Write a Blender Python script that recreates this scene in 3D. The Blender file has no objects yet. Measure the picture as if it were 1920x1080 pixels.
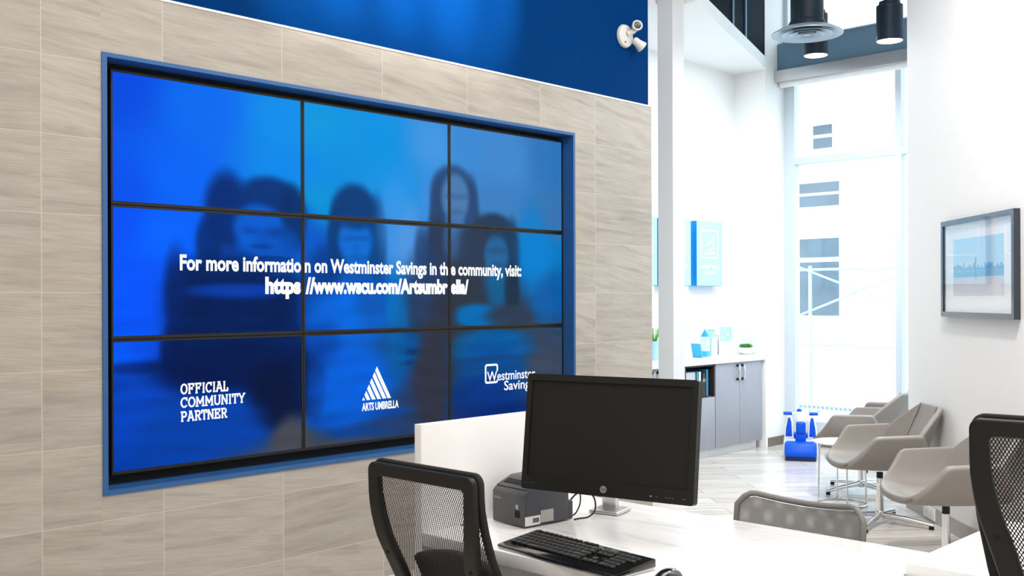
import bpy, bmesh, math, random
import numpy as np
from mathutils import Vector, Matrix, Euler
PI = math.pi
R = math.radians
random.seed(7)
SC = bpy.context.scene
COL = SC.collection

# ------------------------------------------------------------------ camera
cam_d = bpy.data.cameras.new('camera')
cam = bpy.data.objects.new('camera', cam_d)
COL.objects.link(cam)
cam_d.sensor_width = 36.0
cam_d.lens = 36.0 * 1946.94 / 1920.0
cam_d.shift_y = 19.85 / 1920.0
cam_d.clip_start = 0.05
YAW, ROLL = 0.767997, 0.0035283
_f = Vector((math.cos(YAW), math.sin(YAW), 0))
_r = Vector((math.sin(YAW), -math.cos(YAW), 0))
_u = Vector((0, 0, 1))
_r2 = _r * math.cos(ROLL) - _u * math.sin(ROLL)
_u2 = _r * math.sin(ROLL) + _u * math.cos(ROLL)
_m = Matrix((( _r2.x, _u2.x, -_f.x, 0), (_r2.y, _u2.y, -_f.y, 0), (_r2.z, _u2.z, -_f.z, 1.45), (0, 0, 0, 1)))
cam.matrix_world = _m
SC.camera = cam

# ------------------------------------------------------------------ exposure
SC.view_settings.view_transform = 'Standard'
SC.view_settings.look = 'None'
SC.view_settings.exposure = 0.36
SC.view_settings.gamma = 1.0
SC.view_settings.use_curve_mapping = False
try:
    SC.cycles.use_denoising = True
    SC.cycles.sample_clamp_indirect = 8.0
except Exception:
    pass

# ------------------------------------------------------------------ sky and daylight
world = bpy.data.worlds.new('sky'); SC.world = world
world.use_nodes = True
_bg = world.node_tree.nodes['Background']
_bg.inputs[0].default_value = (0.78, 0.91, 1.0, 1)
_bg.inputs[1].default_value = 2.6

def area(name, loc, sx, sy, power, color, rot=(0, 0, 0)):
    l = bpy.data.lights.new(name, 'AREA'); l.shape = 'RECTANGLE'
    l.size = sx; l.size_y = sy; l.energy = power; l.color = color
    o = bpy.data.objects.new(name, l); COL.objects.link(o)
    o.location = loc; o.rotation_euler = rot
    return o

WARM = (1.0, 0.965, 0.915); COOL = (0.86, 0.94, 1.0); NEUT = (1.0, 0.98, 0.95)
area('ceiling_lamp', (0.8, 1.6, 4.5), 2.2, 1.2, 44, WARM)
area('ceiling_lamp', (3.4, 2.0, 4.5), 2.4, 1.4, 56, WARM)
area('ceiling_lamp', (5.5, 2.15, 4.5), 1.2, 1.2, 30, NEUT)
area('ceiling_lamp', (1.3, -0.5, 4.5), 2.4, 1.6, 46, NEUT)
area('ceiling_lamp', (-0.8, -1.6, 4.5), 2.0, 2.0, 30, WARM)
area('ceiling_lamp', (7.6, 5.1, 3.64), 2.2, 0.5, 5, COOL)

def spot(name, loc, target, power, color, ang=60, blend=0.6, rad=0.06):
    l = bpy.data.lights.new(name, 'SPOT'); l.energy = power; l.color = color
    l.spot_size = R(ang); l.spot_blend = blend; l.shadow_soft_size = rad
    o = bpy.data.objects.new(name, l); COL.objects.link(o)
    o.location = loc
    d = Vector(target) - Vector(loc)
    o.rotation_euler = d.to_track_quat('-Z', 'Y').to_euler()
    return o
spot('wall_spot', (3.8, 1.5, 4.4), (6.0, 1.9, 1.6), 280, NEUT, 80, 0.9, 0.1)  # fill spot added to brighten the right-hand wall; no known fixture
for _x in (2.95, 3.35, 3.75, 4.1):
    spot('wall_spot', (_x - .1, 2.9, 4.5), (_x, 4.25, 3.34), 350, NEUT, 28, 0.7, 0.03)

# ------------------------------------------------------------------ materials
def s2l(c):
    c = c / 255.0
    return c / 12.92 if c <= 0.04045 else ((c + 0.055) / 1.055) ** 2.4
def rgb(r, g, b):
    return (s2l(r), s2l(g), s2l(b), 1.0)
MATS = {}
def mat(name, col, rough=0.5, metal=0.0, spec=None, noise=0.0, scale=40.0, bump=0.0, emit=None, estr=0.0, coat=0.0, stretch=(1, 1, 1)):
    m = bpy.data.materials.new(name); m.use_nodes = True
    nt = m.node_tree; p = nt.nodes['Principled BSDF']
    p.inputs['Base Color'].default_value = col
    p.inputs['Roughness'].default_value = rough
    p.inputs['Metallic'].default_value = metal
    if spec is not None: p.inputs['Specular IOR Level'].default_value = spec
    if coat: p.inputs['Coat Weight'].default_value = coat
    if emit:
        p.inputs['Emission Color'].default_value = emit; p.inputs['Emission Strength'].default_value = estr
    if noise or bump:
        tc = nt.nodes.new('ShaderNodeTexCoord'); mp = nt.nodes.new('ShaderNodeMapping')
        mp.inputs['Scale'].default_value = stretch
        nz = nt.nodes.new('ShaderNodeTexNoise'); nz.inputs['Scale'].default_value = scale; nz.inputs['Detail'].default_value = 4
        nt.links.new(tc.outputs['Object'], mp.inputs[0]); nt.links.new(mp.outputs[0], nz.inputs['Vector'])
        if noise:
            mx = nt.nodes.new('ShaderNodeMixRGB'); mx.blend_type = 'MIX'
            mx.inputs[1].default_value = tuple(min(1, c * (1 + noise)) for c in col[:3]) + (1,)
            mx.inputs[2].default_value = tuple(c * (1 - noise) for c in col[:3]) + (1,)
            nt.links.new(nz.outputs[0], mx.inputs[0]); nt.links.new(mx.outputs[0], p.inputs['Base Color'])
        if bump:
            b = nt.nodes.new('ShaderNodeBump'); b.inputs['Strength'].default_value = bump; b.inputs['Distance'].default_value = 0.002
            nt.links.new(nz.outputs[0], b.inputs['Height']); nt.links.new(b.outputs[0], p.inputs['Normal'])
    MATS[name] = m
    return m

class NT:
    """small node-tree writer"""
    def __init__(s, m): s.nt = m.node_tree
    def n(s, t, **kw):
        nd = s.nt.nodes.new(t)
        for k, v in kw.items(): setattr(nd, k, v)
        return nd
    def l(s, a, b): s.nt.links.new(a, b)
    def math(s, op, a, b=None, c=None):
        nd = s.n('ShaderNodeMath', operation=op)
        for i, v in enumerate((a, b, c)):
            if v is None: continue
            if isinstance(v, (int, float)): nd.inputs[i].default_value = v
            else: s.l(v, nd.inputs[i])
        return nd.outputs[0]
    def ramp(s, fac, stops):
        r = s.n('ShaderNodeValToRGB'); e = r.color_ramp.elements
        while len(e) < len(stops): e.new(0.5)
        for el, (p, c) in zip(e, stops): el.position = p; el.color = c
        s.l(fac, r.inputs[0]); return r.outputs[0]
    def mix(s, fac, a, b, mode='MIX'):
        m = s.n('ShaderNodeMixRGB', blend_type=mode)
        for i, v in ((0, fac), (1, a), (2, b)):
            if isinstance(v, (int, float)): m.inputs[i].default_value = v
            elif isinstance(v, tuple): m.inputs[i].default_value = v
            else: s.l(v, m.inputs[i])
        return m.outputs[0]

def newmat(name):
    m = bpy.data.materials.new(name); m.use_nodes = True
    MATS[name] = m
    return m, NT(m), m.node_tree.nodes['Principled BSDF']

def stone_mat():
    m, t, p = newmat('stone_tile')
    tc = t.n('ShaderNodeTexCoord'); sp = t.n('ShaderNodeSeparateXYZ'); t.l(tc.outputs['Object'], sp.inputs[0])
    X, Z = sp.outputs[0], sp.outputs[2]
    X = t.math('ADD', X, t.math('MULTIPLY', t.math('LESS_THAN', X, 1.93), -0.091))
    X2 = t.math('ADD', X, t.math('MULTIPLY', t.math('GREATER_THAN', X, 4.972), 0.092))
    u = t.math('DIVIDE', t.math('SUBTRACT', X2, 2.206), 0.6122)
    v = t.math('DIVIDE', t.math('SUBTRACT', Z, 1.482), 0.3195)
    fu, fv = t.math('FLOOR', u), t.math('FLOOR', v)
    du = t.math('ABSOLUTE', t.math('SUBTRACT', t.math('SUBTRACT', u, fu), 0.5))
    dv = t.math('ABSOLUTE', t.math('SUBTRACT', t.math('SUBTRACT', v, fv), 0.5))
    grout = t.math('MAXIMUM', t.math('GREATER_THAN', du, 0.5 - 0.0028), t.math('GREATER_THAN', dv, 0.5 - 0.0042))
    cid = t.n('ShaderNodeCombineXYZ'); t.l(fu, cid.inputs[0]); t.l(fv, cid.inputs[1])
    wn = t.n('ShaderNodeTexWhiteNoise'); wn.noise_dimensions = '2D'; t.l(cid.outputs[0], wn.inputs['Vector'])
    rnd = wn.outputs['Value']
    # streak coordinates: long along X, tilted per tile
    tilt = t.math('MULTIPLY', t.math('SUBTRACT', rnd, 0.2), 0.22)
    zz = t.math('ADD', Z, t.math('MULTIPLY', X, tilt))
    def streak(sx, sz, scale, detail, off):
        c = t.n('ShaderNodeCombineXYZ'); t.l(t.math('MULTIPLY', X, sx), c.inputs[0]); t.l(t.math('MULTIPLY', zz, sz), c.inputs[2])
        t.l(t.math('MULTIPLY', rnd, off), c.inputs[1])
        nz = t.n('ShaderNodeTexNoise'); nz.inputs['Scale'].default_value = scale; nz.inputs['Detail'].default_value = detail
        nz.inputs['Roughness'].default_value = 0.62; nz.inputs['Distortion'].default_value = 0.35
        t.l(c.outputs[0], nz.inputs['Vector']); return nz.outputs[0]
    a = streak(1.3, 13.0, 1.6, 6, 31.0)
    b = streak(3.0, 95.0, 2.2, 5, 11.0)
    c3 = streak(0.7, 6.0, 1.3, 5, 57.0)
    base = t.ramp(a, [(0.26, rgb(146, 140, 131)), (0.45, rgb(169, 162, 152)), (0.62, rgb(180, 174, 164)), (0.80, rgb(160, 153, 144))])
    base = t.mix(t.math('MULTIPLY', t.ramp(b, [(0.36, (1, 1, 1, 1)), (0.60, (0, 0, 0, 1))]), 0.42), base, rgb(150, 140, 129))
    warm = t.ramp(c3, [(0.60, (0, 0, 0, 1)), (0.74, (1, 1, 1, 1))])
    base = t.mix(t.math('MULTIPLY', warm, 0.30), base, rgb(186, 160, 136))
    vein = t.ramp(c3, [(0.30, (1, 1, 1, 1)), (0.36, (0, 0, 0, 1))])
    base = t.mix(t.math('MULTIPLY', vein, 0.35), base, rgb(132, 124, 118))
    base = t.mix(0.5, base, t.mix(1.0, base, t.ramp(rnd, [(0, (.82, .82, .82, 1)), (1, (1.12, 1.11, 1.10, 1))]), 'MULTIPLY'))
    base = t.mix(grout, base, rgb(194, 187, 177))
    t.l(base, p.inputs['Base Color']); p.inputs['Roughness'].default_value = 0.55
    bm = t.n('ShaderNodeBump'); bm.inputs['Strength'].default_value = 0.12; bm.inputs['Distance'].default_value = 0.002
    t.l(b, bm.inputs['Height']); t.l(bm.outputs[0], p.inputs['Normal'])
    return m

def floor_mat():
    m, t, p = newmat('plank_floor')
    tc = t.n('ShaderNodeTexCoord'); mp = t.n('ShaderNodeMapping'); mp.inputs['Rotation'].default_value = (0, 0, R(42))
    t.l(tc.outputs['Object'], mp.inputs[0])
    br = t.n('ShaderNodeTexBrick'); br.offset = 0.37
    br.inputs['Color1'].default_value = rgb(226, 219, 211); br.inputs['Color2'].default_value = rgb(204, 195, 186)
    br.inputs['Mortar'].default_value = rgb(158, 148, 138)
    br.inputs['Scale'].default_value = 1.0; br.inputs['Mortar Size'].default_value = 0.003
    br.inputs['Brick Width'].default_value = 1.2; br.inputs['Row Height'].default_value = 0.19
    t.l(mp.outputs[0], br.inputs['Vector'])
    m2 = t.n('ShaderNodeMapping'); m2.inputs['Scale'].default_value = (1.2, 14, 1); t.l(mp.outputs[0], m2.inputs[0])
    nz = t.n('ShaderNodeTexNoise'); nz.inputs['Scale'].default_value = 2.0; nz.inputs['Detail'].default_value = 6
    nz.inputs['Distortion'].default_value = 0.6; t.l(m2.outputs[0], nz.inputs['Vector'])
    g = t.ramp(nz.outputs[0], [(0.3, (.74, .73, .72, 1)), (0.65, (1.06, 1.06, 1.06, 1))])
    t.l(t.mix(0.8, br.outputs[0], g, 'MULTIPLY'), p.inputs['Base Color'])
    p.inputs['Roughness'].default_value = 0.22
    return m

def cloth_mesh_mat(name, col, p, q, thr, patch=0.0):
    """woven see-through back: staggered diamond holes in the local y/z plane"""
    m, t, pr = newmat(name)
    pr.inputs['Base Color'].default_value = col; pr.inputs['Roughness'].default_value = 0.7
    tc = t.n('ShaderNodeTexCoord'); sp = t.n('ShaderNodeSeparateXYZ'); t.l(tc.outputs['Object'], sp.inputs[0])
    y = t.math('MULTIPLY', sp.outputs[1], PI / p); z = t.math('MULTIPLY', sp.outputs[2], PI / q)
    f = t.math('ABSOLUTE', t.math('MULTIPLY', t.math('SINE', t.math('ADD', y, z)), t.math('SINE', t.math('SUBTRACT', y, z))))
    if patch:   # wider holes in a row of patches, imitating bright moire blotches
        w = t.math('MULTIPLY', t.math('SINE', t.math('MULTIPLY', sp.outputs[1], 2 * PI / 0.072)), t.math('SINE', t.math('MULTIPLY', sp.outputs[2], 2 * PI / 0.10)))
        f = t.math('ADD', f, t.math('MULTIPLY', t.math('MAXIMUM', w, 0.0), patch))
    hole = t.math('GREATER_THAN', f, thr)
    tr = t.n('ShaderNodeBsdfTransparent'); mx = t.n('ShaderNodeMixShader')
    out = m.node_tree.nodes['Material Output']
    t.l(hole, mx.inputs[0]); t.l(pr.outputs[0], mx.inputs[1]); t.l(tr.outputs[0], mx.inputs[2]); t.l(mx.outputs[0], out.inputs[0])
    return m

def glass_mat(name, tint=(1, 1, 1, 1), refl=0.08):
    m, t, pr = newmat(name)
    tr = t.n('ShaderNodeBsdfTransparent'); tr.inputs[0].default_value = tint
    gl = t.n('ShaderNodeBsdfGlossy'); gl.inputs['Roughness'].default_value = 0.02
    lw = t.n('ShaderNodeLayerWeight'); lw.inputs[0].default_value = 0.5
    fz = t.math('ADD', t.math('MULTIPLY', t.math('POWER', lw.outputs['Facing'], 5.0), 0.9), 0.035)
    mx = t.n('ShaderNodeMixShader'); out = m.node_tree.nodes['Material Output']
    t.l(t.math('ADD', fz, refl * 0.2), mx.inputs[0]); t.l(tr.outputs[0], mx.inputs[1]); t.l(gl.outputs[0], mx.inputs[2]); t.l(mx.outputs[0], out.inputs[0])
    return m

def attr_mat(name, emit, rough=0.3):
    """picture content held in a colour attribute: shown lit from within (screen) or as print"""
    m, t, p = newmat(name)
    a = t.n('ShaderNodeAttribute'); a.attribute_name = 'picture'
    if emit:
        p.inputs['Base Color'].default_value = (0.0012, 0.0012, 0.0015, 1); p.inputs['Specular IOR Level'].default_value = 0.035
        t.l(a.outputs['Color'], p.inputs['Emission Color']); p.inputs['Emission Strength'].default_value = emit
    else:
        t.l(a.outputs['Color'], p.inputs['Base Color'])
    p.inputs['Roughness'].default_value = rough
    return m

STONE = stone_mat(); FLOOR = floor_mat()
WHITE = mat('white_paint', rgb(240, 240, 238), 0.6, noise=0.012, scale=3)
WALLW = mat('wall_white', rgb(243, 242, 240), 0.7, noise=0.01, scale=2)
BLUEW = mat('blue_paint', rgb(0, 50, 106), 0.7, spec=0.02, noise=0.03, scale=4)
DARKW = mat('dark_panel_paint', rgb(10, 26, 38), 0.5, spec=0.06, noise=0.05, scale=3)
BLGREY = mat('blue_grey_metal', rgb(98, 128, 150), 0.45, noise=0.03, scale=6)
GREYM = mat('grey_column_paint', rgb(214, 214, 216), 0.5, noise=0.01, scale=3)
FRAMEB = mat('blue_frame_metal', rgb(44, 92, 146), 0.4, metal=0.1, noise=0.03, scale=9)
BLACK = mat('black_plastic', rgb(27, 27, 25), 0.45, spec=0.3, noise=0.06, scale=60, bump=0.05)
MATTEB = mat('black_void', rgb(8, 9, 11), 0.8, noise=0.1, scale=10)
GLOSSB = mat('gloss_black_plastic', rgb(14, 14, 15), 0.12, noise=0.05, scale=20, coat=0.5)
KEYM = mat('key_plastic', rgb(40, 40, 39), 0.35, noise=0.08, scale=90)
FABB = mat('black_fabric', rgb(34, 33, 33), 0.9, noise=0.2, scale=300, bump=0.4)
SCREENM = mat('monitor_panel', rgb(29, 29, 27), 0.6, spec=0.25, noise=0.04, scale=6)
CHROME = mat('chrome', rgb(225, 225, 226), 0.14, metal=1.0, noise=0.02, scale=8)
ALU = mat('brushed_aluminium', rgb(205, 205, 206), 0.3, metal=0.9, noise=0.03, scale=30)
LAM = mat('white_laminate', rgb(244, 243, 241), 0.25, noise=0.008, scale=5)
def marble():
    m, t, p = newmat('veined_white_top')
    tc = t.n('ShaderNodeTexCoord'); mp = t.n('ShaderNodeMapping'); mp.inputs['Scale'].default_value = (5.0, 1.2, 1); mp.inputs['Rotation'].default_value = (0, 0, 0.25)
    t.l(tc.outputs['Object'], mp.inputs[0])
    nz = t.n('ShaderNodeTexNoise'); nz.inputs['Scale'].default_value = 2.6; nz.inputs['Detail'].default_value = 7; nz.inputs['Distortion'].default_value = 0.8
    t.l(mp.outputs[0], nz.inputs['Vector'])
    c = t.ramp(nz.outputs[0], [(0.30, rgb(222, 220, 219)), (0.45, rgb(240, 239, 238)), (0.7, rgb(246, 245, 244))])
    t.l(c, p.inputs['Base Color']); p.inputs['Roughness'].default_value = 0.22
    return m
TOPM = marble()
WINF = mat('window_frame_metal', rgb(203, 212, 219), 0.4, noise=0.02, scale=6)
TAUPE = mat('taupe_leather', rgb(134, 128, 122), 0.5, noise=0.04, scale=25, bump=0.08)
GREYMESHF = mat('grey_mesh_frame', rgb(126, 123, 118), 0.6, noise=0.05, scale=80)
CABW = mat('grey_woodgrain', rgb(150, 150, 158), 0.45, noise=0.10, scale=6, stretch=(14, 14, 0.6))
CABD = mat('dark_cabinet_interior', rgb(42, 36, 33), 0.6, noise=0.1, scale=8)
BASEB = mat('taupe_baseboard', rgb(120, 112, 106), 0.4, noise=0.04, scale=6)
BASEG = mat('grey_baseboard', rgb(176, 173, 170), 0.35, noise=0.03, scale=6)
PRN = mat('charcoal_plastic', rgb(74, 75, 78), 0.45, noise=0.05, scale=60, bump=0.05)
PRND = mat('slate_plastic', rgb(66, 68, 76), 0.45, noise=0.05, scale=60, bump=0.05)
STICK = mat('label_paper', rgb(226, 226, 222), 0.6, noise=0.02, scale=30)
STICKS = mat('silver_label', rgb(176, 175, 170), 0.4, noise=0.15, scale=90)
INK = mat('grey_ink', rgb(70, 72, 74), 0.6, noise=0.05, scale=30)
SIGNF = mat('sign_blue_face', rgb(166, 216, 244), 0.16, noise=0.02, scale=4, coat=0.6)
SIGNS = mat('sign_blue_edge', rgb(0, 150, 222), 0.35, noise=0.02, scale=4)
PALEBLUE = mat('pale_blue_card', rgb(168, 214, 236), 0.5, noise=0.06, scale=14)
AQUA = mat('aqua_card', rgb(64, 172, 218), 0.5, noise=0.03, scale=14)
MINT = mat('mint_card', rgb(206, 232, 238), 0.5, noise=0.05, scale=20)
LIME = mat('pale_green_ink', rgb(196, 226, 176), 0.5, noise=0.03, scale=14)
LEAF = mat('succulent_leaf', rgb(62, 132, 44), 0.45, noise=0.25, scale=30)
LEAFL = mat('light_leaf', rgb(110, 176, 78), 0.45, noise=0.2, scale=30)
CERAM = mat('white_ceramic', rgb(245, 245, 244), 0.2, noise=0.01, scale=5)
TOYB = mat('toy_blue_plastic', rgb(0, 82, 206), 0.4, spec=0.25, noise=0.04, scale=8)
TOYW = mat('toy_white_plastic', rgb(236, 242, 248), 0.3, noise=0.02, scale=8)
TOYN = mat('toy_navy_rubber', rgb(8, 24, 92), 0.5, noise=0.04, scale=8)
DUCT = mat('dark_duct_paint', rgb(24, 38, 50), 0.45, spec=0.2, noise=0.04, scale=6)
DIFF = mat('diffuser_metal', rgb(150, 164, 176), 0.35, metal=0.3, noise=0.03, scale=6)
LAMPON = mat('lamp_glow', rgb(255, 255, 255), 0.5, emit=(1, 0.99, 0.97, 1), estr=6.0, noise=0.01)
TXTON = mat('screen_text_white', rgb(20, 20, 20), 0.5, emit=(0.93, 0.97, 1, 1), estr=0.85, noise=0.01)
TXTW = mat('white_ink', rgb(246, 248, 250), 0.5, noise=0.01)
SECW = mat('security_light_plastic', rgb(214, 212, 206), 0.45, noise=0.03, scale=40)
LENS = mat('lens_dark', rgb(52, 52, 50), 0.2, noise=0.3, scale=160)
PICF = mat('picture_frame_black', rgb(38, 46, 54), 0.25, noise=0.04, scale=10, coat=0.4)
MATB = mat('mat_board', rgb(250, 250, 248), 0.7, noise=0.006, scale=10)
FACADE = mat('facade_white', rgb(240, 243, 246), 0.8, noise=0.02, scale=1)
FACGL = mat('facade_window_blue', rgb(96, 114, 126), 0.3, noise=0.25, scale=3)
SCAF = mat('scaffold_pale_blue', rgb(190, 214, 228), 0.5, noise=0.05, scale=6)
PAVE = mat('pavement', rgb(208, 212, 214), 0.8, noise=0.05, scale=2)
GLASS = glass_mat('window_glass', (0.97, 0.99, 1, 1), 0.0)
PGLASS = glass_mat('picture_glass', (1, 1, 1, 1), 0.05)
FROST = mat('frosted_marker', rgb(172, 206, 224), 0.6, noise=0.03, scale=30)
MESHB = cloth_mesh_mat('black_chair_mesh', rgb(40, 38, 38), 0.0075, 0.0125, 0.44)
MESHG = cloth_mesh_mat('grey_chair_mesh', rgb(142, 139, 134), 0.004, 0.005, 0.93, 0.20)
SCREENE = attr_mat('screen_picture', 0.80, 0.22)
PRINTM = attr_mat('printed_picture', 0, 0.5)

# ------------------------------------------------------------------ geometry helpers
class MB:
    def __init__(s): s.bm = bmesh.new()
    def _xf(s, verts, M):
        if M is not None: bmesh.ops.transform(s.bm, matrix=M, verts=verts)
    def box(s, lo, hi, bev=0.0, seg=2, M=None):
        g = bmesh.ops.create_cube(s.bm, size=1.0); v = g['verts']
        c = [(a + b) / 2 for a, b in zip(lo, hi)]; d = [abs(b - a) for a, b in zip(lo, hi)]
        for q in v: q.co = Vector((c[0] + q.co.x * d[0], c[1] + q.co.y * d[1], c[2] + q.co.z * d[2]))
        if bev > 0:
            es = list({e for q in v for e in q.link_edges})
            r = bmesh.ops.bevel(s.bm, geom=es, offset=min(bev, min(d) * 0.49), segments=seg, profile=0.5, affect='EDGES')
            v = list({q for f in r['faces'] for q in f.verts} | {q for q in v if q.is_valid})
        s._xf(v, M); return s
    def poly(s, pts):
        f = s.bm.faces.new([s.bm.verts.new(p) for p in pts]); return f
    def prism(s, pts, fn, bev=0.0, M=None):
        """pts: 2-D outline; fn(p, k) -> 3-D point for k = 0 (near) / 1 (far)"""
        a = [s.bm.verts.new(fn(p, 0)) for p in pts]; b = [s.bm.verts.new(fn(p, 1)) for p in pts]
        n = len(pts); fs = [s.bm.faces.new(a), s.bm.faces.new(b[::-1])]
        for i in range(n): fs.append(s.bm.faces.new((a[i], b[i], b[(i + 1) % n], a[(i + 1) % n])))
        v = a + b
        if bev > 0:
            es = list({e for q in v for e in q.link_edges})
            r = bmesh.ops.bevel(s.bm, geom=es, offset=bev, segments=2, profile=0.5, affect='EDGES')
            v = list({q for f in r['faces'] for q in f.verts} | {q for q in v if q.is_valid})
        s._xf(v, M); return s
    def tube(s, path, r, seg=10, closed=False, caps=True):
        path = [Vector(p) for p in path]; n = len(path)
        rr = r if isinstance(r, (list, tuple)) else [r] * n
        rings = []; prev = None
        for i, p in enumerate(path):
            if closed: t = path[(i + 1) % n] - path[i - 1]
            else: t = path[min(i + 1, n - 1)] - path[max(i - 1, 0)]
            t.normalize()
            if prev is None:
                a = Vector((0, 0, 1)) if abs(t.z) < 0.9 else Vector((1, 0, 0))
                nx = t.cross(a).normalized()
            else:
                nx = (prev - t * prev.dot(t)).normalized()
            prev = nx; ny = t.cross(nx)
            rings.append([s.bm.verts.new(p + (nx * math.cos(k * 2 * PI / seg) + ny * math.sin(k * 2 * PI / seg)) * rr[i]) for k in range(seg)])
        m = n if closed else n - 1
        for i in range(m):
            A, B = rings[i], rings[(i + 1) % n]
            for k in range(seg):
                s.bm.faces.new((A[k], A[(k + 1) % seg], B[(k + 1) % seg], B[k]))
        if caps and not closed:
            s.bm.faces.new(rings[0][::-1]); s.bm.faces.new(rings[-1])
        return s
    def cyl(s, a, b, r0, r1=None, seg=24):
        return s.tube([a, b], [r0, r0 if r1 is None else r1], seg)
    def lathe(s, prof, seg=32, M=None, c=(0, 0, 0)):
        rings = []; vs = []
        for r, z in prof:
            if r < 1e-6:
                rings.append([s.bm.verts.new((c[0], c[1], c[2] + z))])
            else:
                rings.append([s.bm.verts.new((c[0] + r * math.cos(k * 2 * PI / seg), c[1] + r * math.sin(k * 2 * PI / seg), c[2] + z)) for k in range(seg)])
            vs += rings[-1]
        for A, B in zip(rings, rings[1:]):
            for k in range(seg):
                q = [A[k % len(A)], A[(k + 1) % len(A)], B[(k + 1) % len(B)], B[k % len(B)]]
                q = list(dict.fromkeys(q))
                if len(q) > 2:
                    try: s.bm.faces.new(q)
                    except ValueError: pass
        for ring, rev in ((rings[0], True), (rings[-1], False)):
            if len(ring) > 2:
                try: s.bm.faces.new(ring[::-1] if rev else ring)
                except ValueError: pass
        s._xf(vs, M); return s
    def ell(s, c, rad, seg=16, M=None):
        g = bmesh.ops.create_uvsphere(s.bm, u_segments=seg, v_segments=max(6, seg // 2), radius=1.0)
        for q in g['verts']: q.co = Vector((c[0] + q.co.x * rad[0], c[1] + q.co.y * rad[1], c[2] + q.co.z * rad[2]))
        s._xf(g['verts'], M); return s
    def grid(s, P):
        """P: rows of 3-D points -> quad sheet"""
        V = [[s.bm.verts.new(p) for p in row] for row in P]
        for i in range(len(V) - 1):
            for j in range(len(V[0]) - 1):
                s.bm.faces.new((V[i][j], V[i][j + 1], V[i + 1][j + 1], V[i + 1][j]))
        return s
    def ring(s, outer, inner, xo, xi, front, back):
        """closed frame between two matching outlines (y,z) with x given by front(z)/back(z)"""
        n = len(outer)
        L = []
        for pts, fx in ((outer, front), (inner, front), (inner, back), (outer, back)):
            L.append([s.bm.verts.new((fx(z), y, z)) for y, z in pts])
        for k in range(4):
            A, B = L[k], L[(k + 1) % 4]
            for i in range(n):
                s.bm.faces.new((A[i], A[(i + 1) % n], B[(i + 1) % n], B[i]))
        return s
    def obj(s, name, m, parent=None, smooth=35, loc=None, rot=None, mods=()):
        bmesh.ops.recalc_face_normals(s.bm, faces=s.bm.faces[:])
        me = bpy.data.meshes.new(name); s.bm.to_mesh(me); s.bm.free()
        me.materials.append(m)
        if smooth:
            me.polygons.foreach_set('use_smooth', [True] * len(me.polygons))
            if smooth < 170: me.set_sharp_from_angle(angle=R(smooth))
        o = bpy.data.objects.new(name, me); COL.objects.link(o)
        if parent: o.parent = parent
        if loc is not None: o.location = loc
        if rot is not None: o.rotation_euler = rot
        for t, kw in mods:
            md = o.modifiers.new(t.lower(), t)
            for k, v in kw.items(): setattr(md, k, v)
        return o

def tag(o, label, cat, group=None, kind=None):
    o['label'] = label; o['category'] = cat
    if group: o['group'] = group
    if kind: o['kind'] = kind
    return o
def thing(name, label, cat, loc=(0, 0, 0), rz=0.0, group=None):
    o = bpy.data.objects.new(name, None); COL.objects.link(o)
    o.empty_display_size = 0.1
    o.location = loc; o.rotation_euler = (0, 0, rz)
    return tag(o, label, cat, group)
def struct(o, label=None, cat=None):
    o['kind'] = 'structure'
    if label: o['label'] = label
    if cat: o['category'] = cat
    return o
def dup(root, loc, rz, label, group=None):
    r = root.copy(); COL.objects.link(r); r.location = loc; r.rotation_euler = (0, 0, rz)
    r['label'] = label
    if group: r['group'] = group
    for ch in list(root.children):
        c = ch.copy(); COL.objects.link(c); c.parent = r
        for g in ch.children:
            d = g.copy(); COL.objects.link(d); d.parent = c
    return r

def text_verts(body, weight=0.0, shear=0.0, spacing=1.0):
    cu = bpy.data.curves.new('lettering', 'FONT'); cu.body = body; cu.offset = weight; cu.shear = shear
    cu.space_character = spacing; cu.resolution_u = 3
    o = bpy.data.objects.new('lettering', cu); COL.objects.link(o)
    dg = bpy.context.evaluated_depsgraph_get()
    me = bpy.data.meshes.new_from_object(o.evaluated_get(dg))
    bpy.data.objects.remove(o); bpy.data.curves.remove(cu)
    vs = [tuple(v.co[:2]) for v in me.vertices]; fs = [tuple(p.vertices) for p in me.polygons]
    bpy.data.meshes.remove(me)
    return vs, fs
def add_text(mb, body, fn, x0, x1, z0, cap, weight=0.0, shear=0.0):
    """letters fitted between x0 and x1 with the baseline at z0 and capitals cap high; fn(x, z) -> 3-D"""
    vs, fs = text_verts(body, weight, shear)
    lo = min(v[0] for v in vs); hi = max(v[0] for v in vs)
    k = cap / 0.69
    V = [mb.bm.verts.new(fn(x0 + (v[0] - lo) / (hi - lo) * (x1 - x0), z0 + v[1] * k)) for v in vs]
    for f in fs:
        try: mb.bm.faces.new([V[i] for i in f])
        except ValueError: pass
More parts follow.
